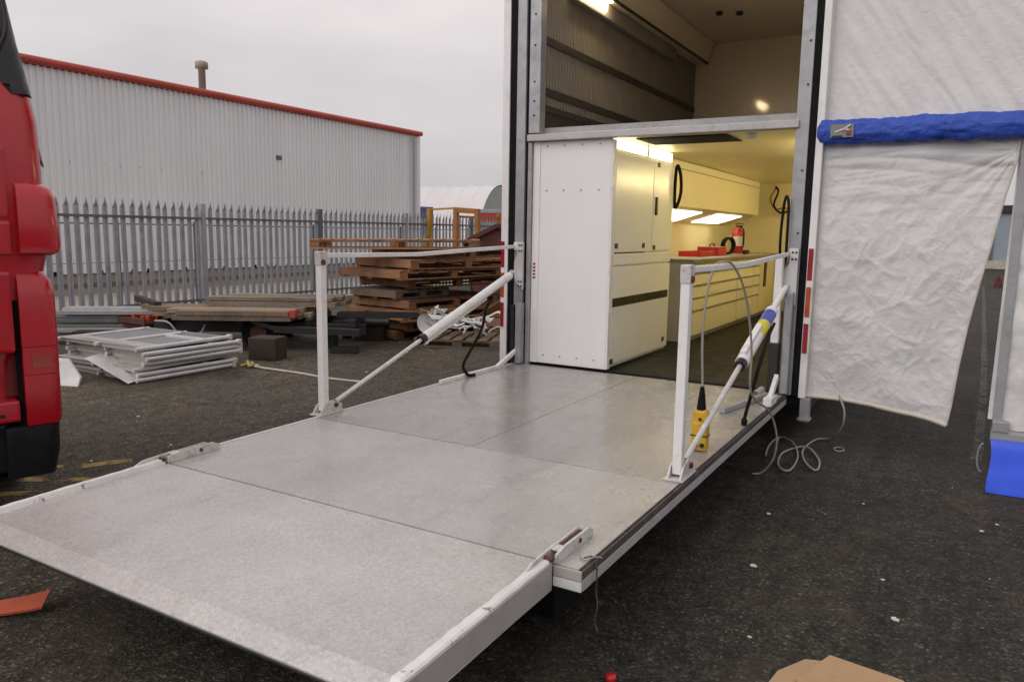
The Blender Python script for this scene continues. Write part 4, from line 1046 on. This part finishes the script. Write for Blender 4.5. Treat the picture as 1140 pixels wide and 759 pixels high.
MB().box((-.87, AY - .1195, 2.318), (-.80, AY - .1165, 2.328), .001).build('patch_mark', M['black_plastic'], lp)
# door flap
def flap_xz(u, v):
    zt = 2.30
    # edges
    lx = -.945 + .0 * v
    # right edge in x for height fraction v (0 top..1 bottom)
    re = [(0, .255), (.08, .245), (.2, .20), (.35, .155), (.5, .105), (.65, .062), (.8, .03), (.93, .012), (1., -.005)]
    for (a, xa), (b, xb) in zip(re, re[1:]):
        if v <= b: rx = xa + (xb - xa) * (v - a) / (b - a); break
    zb = .445 - .005 * u - .085 * max(0, (u - .48) / .52) ** 1.15 + .012 * math.sin(u * 9)  * u
    x = lx + (rx - lx) * u
    z = zt + (zb - zt) * v
    return x, z
def flap(u, v):
    x, z = flap_xz(u, v)
    k = 0
    # sagging horizontal folds near the top
    top = max(0, 1 - v / .3)
    k += .014 * top * ridged(x * .9, z * 9 + .6 * math.sin(x * 2.2), 21) + .008 * top * ridged(x * 2.2 + 1, z * 19 - x * 2, 23)
    # crumple: flat facets that meet in sharp creases
    wx, wz = x + .05 * noise.noise((x * 5, z * 5, 1)), z + .05 * noise.noise((x * 5, z * 5, 7))
    q = crease(wx * 3.2, wz * 2.6, 2) * .012 + crease(wx * 6.5 + wz * 2, wz * 5.5 - wx * 2, 6) * .0065 + crease(wx * 13, wz * 11, 9) * .003
    k += q * (1.0 - top * .75)
    # taut diagonals towards the top corner
    dcx, dcz = x - .25, z - 2.2
    ang = math.atan2(dcz, dcx)
    k += .016 * noise.noise((ang * 6.5, math.hypot(dcx, dcz) * 1.2, 31)) * math.exp(-math.hypot(dcx, dcz) * 1.1)
    k += .05 * noise.noise((x * .9, z * .8, 3)) + .030 * noise.noise((x * 2.4 + z * .8, z * 1.5 - x * .5, 13))
    k += -.10 * (u ** 2) * v
    k *= min(1, .15 + u * 12)
    return (x, AY - .012 + k * 1.0 - .0, z)
MB().grid(flap, 190, 280).build('door_flap', M['flap_fabric'], aw)
pts = [flap(i / 60, 1.0) for i in range(61)]
MB().tube([(p[0], p[1], p[2]) for p in pts], .016, 8).build('flap_hem', M['flap_hem'], aw)
pts = [flap(1.0, i / 60) for i in range(61)]
MB().tube(pts, .008, 8).build('flap_hem', M['flap_hem'], aw)
pts = [flap(.018, i / 60) for i in range(61)]
MB().tube([(q[0], q[1] - .001, q[2]) for q in pts], .006, 6).build('edge_seam', M['flap_hem'], aw)
# aluminium frame and second panel
MB().box((.262, AY + .01, .30), (.318, AY + .07, 2.29), .005).build('frame_post', M['frame_aluminium'], aw)
MB().box((.32, AY + .015, 2.04), (2.3, AY + .065, 2.10), .005).build('frame_rail', M['frame_aluminium'], aw)
MB().box((.26, AY - .02, .285), (2.3, AY + .08, .345), .005).build('frame_rail', M['dull_aluminium'], aw)
MB().box((.265, AY - .03, .347), (.36, AY + .08, .42), .006).build('frame_foot', M['frame_aluminium'], aw)
def side(u, v):
    x = .319 + u * 2.1; z = .36 + v * 1.68
    k = .016 * ridged(x * 3, z * 2.4, 12) + .010 * ridged(x * 8, z * 5, 15) + .008 * math.sin(x * 44 + 2 * noise.noise((x, z * 2, 1)))
    return (x, AY + .03 - .02 + k, z)
MB().grid(side, 150, 150).build('side_panel', M['awning_fabric'], aw)
def strip(u, v):
    x = .235 + u * .05; z = .42 + v * 1.86
    return (x + .02 * v, AY + .03 + .02 * noise.noise((z * 3, u, 5)), z)
MB().grid(strip, 4, 50).build('folded_edge', M['awning_fabric'], aw)
def skirt(u, v):
    x = .262 + u * 2.1; z = .30 - v * .40
    out = .26 * v ** 1.8 + .05 * math.sin(v * 2.6)
    k = .012 * noise.noise((x * 4, v * 3, 2)) + .01 * noise.noise((x * 1.5, v, 6))
    zz = max(.006, .30 - v * .30)
    return (x + .01 * math.sin(v * 5) * (1 - u), AY - .03 - out + k, zz)
MB().grid(skirt, 120, 26).build('storm_skirt', M['blue_sheet'], aw)
MB().tube([(.25 + .03 * math.cos(a) - .02, AY + .05, .14 + .10 * math.sin(a)) for a in [PI * .5 + PI * k / 12 for k in range(13)]], .007, 6, False).build('tie_loop', M['dull_aluminium'], aw)

# ------------------------------------------------------------------ red lorry
ang = math.atan2(-.945, -.33)
LX, LY = -4.13, 2.30
lt = thing('red_lorry', 'red lorry cab front corner with orange marker lamp and black lower edge', 'lorry', (LX, LY, 0))
ux, uy = -.33, -.944; vx, vy = -.944, .33
def lp3(u, v, z): return (LX + u * ux + v * vx, LY + u * uy + v * vy, z)
def outline(o, r, uw=2.45, vd=2.1, n=8):
    """cab plan: o = inset from the faces, r = corner radius"""
    pts = []
    for k in range(n + 1):
        a = PI / 2 * k / n; pts.append((o + r - r * math.sin(a), o + r - r * math.cos(a)))
    pts = [(u, v) for u, v in pts]                      # from front face round to the side
    pts += [(o, vd), (uw - o, vd)]
    for k in range(n + 1):
        a = PI / 2 * k / n; pts.append((uw - o - r + r * math.cos(a), o + r - r * math.sin(a)))
    return pts
def loft(levels, name, mat, lab=None, parent=lt):
    m = MB(); vs = []; n = None
    for z, o, r in levels:
        pl = outline(o, r); n = len(pl); vs += [lp3(u, v, z) for u, v in pl]
    fs = []
    for i in range(len(levels) - 1):
        for k in range(n):
            k2 = (k + 1) % n; fs.append((i * n + k, i * n + k2, (i + 1) * n + k2, (i + 1) * n + k))
    fs.append(tuple(range(n))[::-1]); b = (len(levels) - 1) * n; fs.append(tuple(range(b, b + n)))
    m.add(vs, fs, True)
    o_ = m.build(name, mat, parent, lab)
    md = o_.modifiers.new('edge', 'EDGE_SPLIT'); md.split_angle = R(35)
    return o_
cabm = loft([(.60, .16, .16), (.9, .15, .16), (1.45, .05, .10), (1.9, .045, .10), (2.15, .05, .10), (2.26, .065, .10), (2.5, .105, .10), (2.77, .145, .10), (3.2, .235, .12)], 'cab_body', M['red_paint'])
def corner_piece(levels, name, mat, u_end, v_end=.55, parent=lt):
    """wraparound corner: levels of (z, inset, radius)"""
    m = MB(); vs = []; N = 14
    for lv in levels:
        z, o, r = lv[:3]; ue = lv[3] if len(lv) > 3 else u_end
        pl = [(ue, o)]
        for k in range(N - 1):
            a = PI / 2 * k / (N - 2); pl.append((o + r - r * math.sin(a), o + r - r * math.cos(a)))
        pl.append((o, v_end))
        pl += [(o + .06, v_end), (ue, o + .07)]
        n = len(pl); vs += [lp3(u, v, z) for u, v in pl]
    fs = []
    for i in range(len(levels) - 1):
        for k in range(n):
            k2 = (k + 1) % n; fs.append((i * n + k, i * n + k2, (i + 1) * n + k2, (i + 1) * n + k))
    fs.append(tuple(range(n))[::-1]); b = (len(levels) - 1) * n; fs.append(tuple(range(b, b + n)))
    m.add(vs, fs, True)
    o_ = m.build(name, mat, parent); md = o_.modifiers.new('edge', 'EDGE_SPLIT'); md.split_angle = R(38); return o_
dz = [(1.465, .03, .05), (1.48, .0, .07), (1.52, -.01, .08), (1.76, .0, .08), (1.81, .015, .08), (1.84, .05, .08)]
corner_piece(dz, 'wind_deflector', M['red_paint'], .185)
corner_piece([(.985, .03, .06), (1.25, .03, .07), (1.33, .04, .07), (1.38, .075, .07)], 'bumper_corner', M['red_paint'], .205)
corner_piece([(.835, .032, .06), (.982, .03, .06)], 'marker_surround', M['red_paint'], .205)
MB().prism([lp3(.165, .026, .87), lp3(.07, .03, .87), lp3(.07, .03, .94), lp3(.165, .026, .945)], (vx * .01, vy * .01, 0)).build('marker_lamp', M['amber'], lt)
corner_piece([(.56, .04, .06), (.60, .032, .06), (.832, .032, .06)], 'bumper_corner', M['red_paint'], .205)
corner_piece([(.27, .075, .06), (.40, .05, .07), (.555, .045, .07)], 'lower_lip', M['black_plastic'], .30, .5)
def front(u0, u1, z0, z1, v, d, name, mat, bev=.012):
    Mx = Matrix(((ux, vx, 0, LX), (uy, vy, 0, LY), (0, 0, 1, 0), (0, 0, 0, 1)))
    return MB().box((u0, v, z0), (u1, v + d, z1), bev, Mx).build(name, mat, lt)
front(.23, 2.2, .955, 1.385, .045, .2, 'lower_panel', M['red_paint'], .02)
front(.23, 2.2, .585, .70, .05, .3, 'bumper_beam', M['red_paint'], .015)
front(.21, 2.22, .70, .955, .16, .1, 'bumper_recess', M['red_dark'], .01)
front(.21, 2.24, .29, .56, .14, .3, 'lower_grille', M['black_plastic'], .02)
front(.215, 2.2, 1.47, 1.645, .025, .1, 'upper_panel', M['red_paint'], .02)
front(.215, 2.2, 1.66, 2.02, .035, .1, 'upper_panel', M['red_paint'], .02)
front(.196, .208, 1.47, 2.3, .09, .02, 'panel_gap', M['black_rubber'], 0)
front(.206, .226, .57, 1.38, .09, .05, 'panel_gap', M['black_rubber'], 0)
for z in (1.53, 1.78): MB().tube([lp3(.30, .022, z), lp3(.30, .015, z)], .009, 10).build('screw', M['black_steel'], lt)
front(.23, 2.2, 1.425, 1.462, .075, .1, 'panel_gap', M['black_rubber'], 0)
front(.36, 2.1, 1.20, 1.212, .0435, .01, 'panel_groove', M['red_dark'], 0)
front(.30, 2.1, .615, .635, .0485, .01, 'step_tread', M['black_plastic'], .002)
# black pillar strip wrapping the corner
corner_piece([(2.285, .062, .10, .09), (2.33, .07, .10, .20), (2.42, .084, .10, .245), (2.55, .107, .10, .27), (2.77, .137, .10, .32), (3.19, .226, .12, .46)], 'pillar_trim', M['black_plastic'], .2, 1.2)
MB().tube(spline([lp3(.20, .10, 2.98), lp3(.17, .10, 2.75), lp3(.165, .08, 2.6), lp3(.2, .09, 2.5)], 6), .012, 8).build('mirror_arm', M['black_plastic'], lt)
m = MB(); m.prism([lp3(.10, .10, 2.22), lp3(.055, .12, 2.05), lp3(.03, .14, 1.93), lp3(.09, .12, 2.08)], (vx * .05, vy * .05, 0)); m.build('corner_glass', M['tent_grey'], lt)
m = MB().box((0, 0, 0), (.01, .01, .01))
for v in (1.2,):
    for s in (0, 1):
        u = .12 if s == 0 else 2.1
        w = MB().tube([lp3(u, v, .5), lp3(u + .26, v, .5)], .5, 24).build('wheel', M['black_rubber'], lt)
        MB().tube([lp3(u - .01, v, .5), lp3(u + .27, v, .5)], .27, 16).build('rim', M['galv'], w)

# ------------------------------------------------------------------ small things on the ground
t = thing('orange_strap', 'flat orange strip curling up off the tarmac by the ramp tip', 'strip', (-3.4, 1.55, 0))
m = MB()
for dz_ in (0, .007): m.grid(lambda u, v: (-3.50 + .30 * u - .055 * v + .02 * math.sin(u * 3), 1.36 + .29 * u + .07 * v - .05 * u * u, .008 + dz_ + .03 * u * u + .035 * v * (.4 + .6 * u)), 16, 3)
m.build('strip_body', M['orange_strap'], t)
t = thing('bottle_cap', 'small red plastic cap on the dark tarmac in front of the ramp', 'cap', (-.985, 2.44, 0))
MB().lathe([(.016, 0), (.02, .002), (.02, .02), (.016, .024)], (-.985, 2.44, .001), 20).build('cap_body', M['red_plastic'], t)
t = thing('cardboard_piece', 'upper tan cardboard piece overlapping another on the tarmac', 'cardboard', (-.2, 2.85, 0))
MB().prism([(-.315, 3.02, .016), (-.06, 2.985, .014), (.16, 2.72, .01), (-.1, 2.55, .012), (-.4, 2.78, .014)], (0, 0, .006)).build('sheet_body', M['cardboard'], t)
t = thing('cardboard_piece', 'lower tan cardboard piece peeping out from under the other', 'cardboard', (-.4, 2.85, 0))
MB().prism([(-.395, 2.96, .003), (-.31, 2.99, .003), (-.25, 2.7, .003), (-.5, 2.6, .003), (-.47, 2.82, .003)], (0, 0, .007)).build('sheet_body', M['cardboard'], t)
random.seed(11)
bits = [(-.77, 3.72, .022, 'pale oval chip lying alone on the tarmac beside the deck edge'), (-.12, 3.5, .022, 'pale broken chip on the tarmac behind the cardboard'),
        (.22, 4.88, .018, 'white stone chip on the tarmac below the blue skirt'), (.3, 5.05, .012, 'tiny white fleck right beside the blue skirt'),
        (-.86, 4.5, .018, 'thin pale sliver on the tarmac between deck and flap'), (-.2, 3.9, .012, 'tiny pale fleck between the two larger chips'), (-.62, 3.02, .012, 'tiny white fleck near the cardboard edge'),
        (-.4, 5.0, .011, 'tiny white fleck on the open tarmac under the flap'), (-6.0, 3.9, .02, 'white fleck on the brown tarmac before the frame stack'), (-5.1, 2.95, .02, 'white fleck on the tarmac near the yellow marks'),
        (-5.8, 6.6, .02, 'white fleck on the tarmac just past the rope'), (-5.0, 3.5, .018, 'white fleck on the tarmac near the lorry corner')]
for x, y, s, lab in bits:
    m = MB(); n = 9; r0 = [s * .55 * random.uniform(.6, 1.3) for _ in range(n)]; a0 = random.uniform(0, 6)
    pl = [(x + r0[k] * math.cos(a0 + 2 * PI * k / n) * 1.3, y + r0[k] * math.sin(a0 + 2 * PI * k / n), .003) for k in range(n)]
    m.prism(pl, (0, 0, s * .35)); tag(m.build('litter_chip', M['litter_white']), lab, 'chip', 'pale chips scattered on the tarmac')
m = MB()
for k in range(200):
    x = random.uniform(-9, 1.5); y = random.uniform(1.2, 9); s = random.choice([.0015, .002, .002, .003, .004])
    if -3.45 < x < -1.0 and 1.4 < y < 6: continue
    m.add([(x - s, y, .002), (x, y - s, .002), (x + s * 1.2, y, .002), (x, y + s, .002), (x, y, .002 + s)], [(0, 1, 4), (1, 2, 4), (2, 3, 4), (3, 0, 4)])
tag(m.build('loose_grit', M['litter_white']), kind='stuff')

# ------------------------------------------------------------------ camera, world, sun
cam = bpy.data.cameras.new('camera'); co = bpy.data.objects.new('camera', cam); col.objects.link(co)
pitch, roll_, yaw = R(8.168), R(.9117), R(30.368)
F = Vector((0, math.cos(pitch), -math.sin(pitch))); U = Vector((0, math.sin(pitch), math.cos(pitch))); Rt = Vector((1, 0, 0))
Rt, U = Rt * math.cos(roll_) + U * math.sin(roll_), -Rt * math.sin(roll_) + U * math.cos(roll_)
Mz = Matrix.Rotation(yaw, 3, 'Z'); F, U, Rt = Mz @ F, Mz @ U, Mz @ Rt
co.matrix_world = Matrix.Translation((0, 0, 1.63)) @ Matrix((Rt, U, -F)).transposed().to_4x4()
cam.sensor_width = 36; cam.lens = 36 * 849.22 / 1140; cam.clip_end = 2000; cam.clip_start = .05
sc.camera = co

w = bpy.data.worlds.new('World'); sc.world = w; w.use_nodes = True
nt = w.node_tree; nt.nodes.clear()
out = nt.nodes.new('ShaderNodeOutputWorld'); bg = nt.nodes.new('ShaderNodeBackground')
sky = nt.nodes.new('ShaderNodeTexSky'); sky.sky_type = 'NISHITA'; sky.sun_disc = False
SE, SR = R(38), R(203)
sky.sun_elevation = SE; sky.sun_rotation = SR
tc = nt.nodes.new('ShaderNodeTexCoord')
sep = nt.nodes.new('ShaderNodeSeparateXYZ'); nt.links.new(tc.outputs['Generated'], sep.inputs[0])
rmp = nt.nodes.new('ShaderNodeValToRGB')
for i, (p, c) in enumerate(((.0, (5.7, 5.5, 5.55)), (.08, (6.1, 5.85, 5.9)), (.16, (7.2, 6.85, 6.85)), (.26, (8.3, 7.85, 7.8)), (1., (8.8, 8.5, 8.45)))):
    e = rmp.color_ramp.elements
    if i >= 2: e.new(p)
    e[i].position = p; e[i].color = (*[x / 12 for x in c], 1)
nt.links.new(sep.outputs[2], rmp.inputs[0])
mp = nt.nodes.new('ShaderNodeMapping'); nt.links.new(tc.outputs['Generated'], mp.inputs[0]); mp.inputs['Scale'].default_value = (1.4, 1.4, 4)
nz = nt.nodes.new('ShaderNodeTexNoise'); nt.links.new(mp.outputs[0], nz.inputs['Vector']); nz.inputs['Scale'].default_value = 2.2; nz.inputs['Detail'].default_value = 6; nz.inputs['Roughness'].default_value = .5
nr = nt.nodes.new('ShaderNodeValToRGB'); nr.color_ramp.elements[0].position = .3; nr.color_ramp.elements[0].color = (10.6, 10.5, 10.7, 1); nr.color_ramp.elements[1].position = .7; nr.color_ramp.elements[1].color = (13.0, 12.7, 12.7, 1)
nt.links.new(nz.outputs[0], nr.inputs[0])
mul = nt.nodes.new('ShaderNodeMix'); mul.data_type = 'RGBA'; mul.blend_type = 'MULTIPLY'; mul.inputs[0].default_value = 1
nt.links.new(rmp.outputs[0], mul.inputs[6]); nt.links.new(nr.outputs[0], mul.inputs[7])
mix = nt.nodes.new('ShaderNodeMix'); mix.data_type = 'RGBA'; mix.inputs[0].default_value = .93
nt.links.new(sky.outputs[0], mix.inputs[6]); nt.links.new(mul.outputs[2], mix.inputs[7])
nt.links.new(mix.outputs[2], bg.inputs['Color']); bg.inputs['Strength'].default_value = .1
nt.links.new(bg.outputs[0], out.inputs[0])
sl = bpy.data.lights.new('sun', 'SUN'); so = bpy.data.objects.new('sun', sl); col.objects.link(so)
sl.energy = 1.3; sl.angle = R(60); sl.color = (1, .96, .92)
az = SR
so.rotation_euler = Vector((math.sin(az) * math.cos(SE), math.cos(az) * math.cos(SE), math.sin(SE))).to_track_quat('Z', 'Y').to_euler()
sc.view_settings.view_transform = 'Standard'; sc.view_settings.look = 'None'; sc.view_settings.exposure = 0
sc.render.engine = 'CYCLES'
sc.cycles.max_bounces = 8
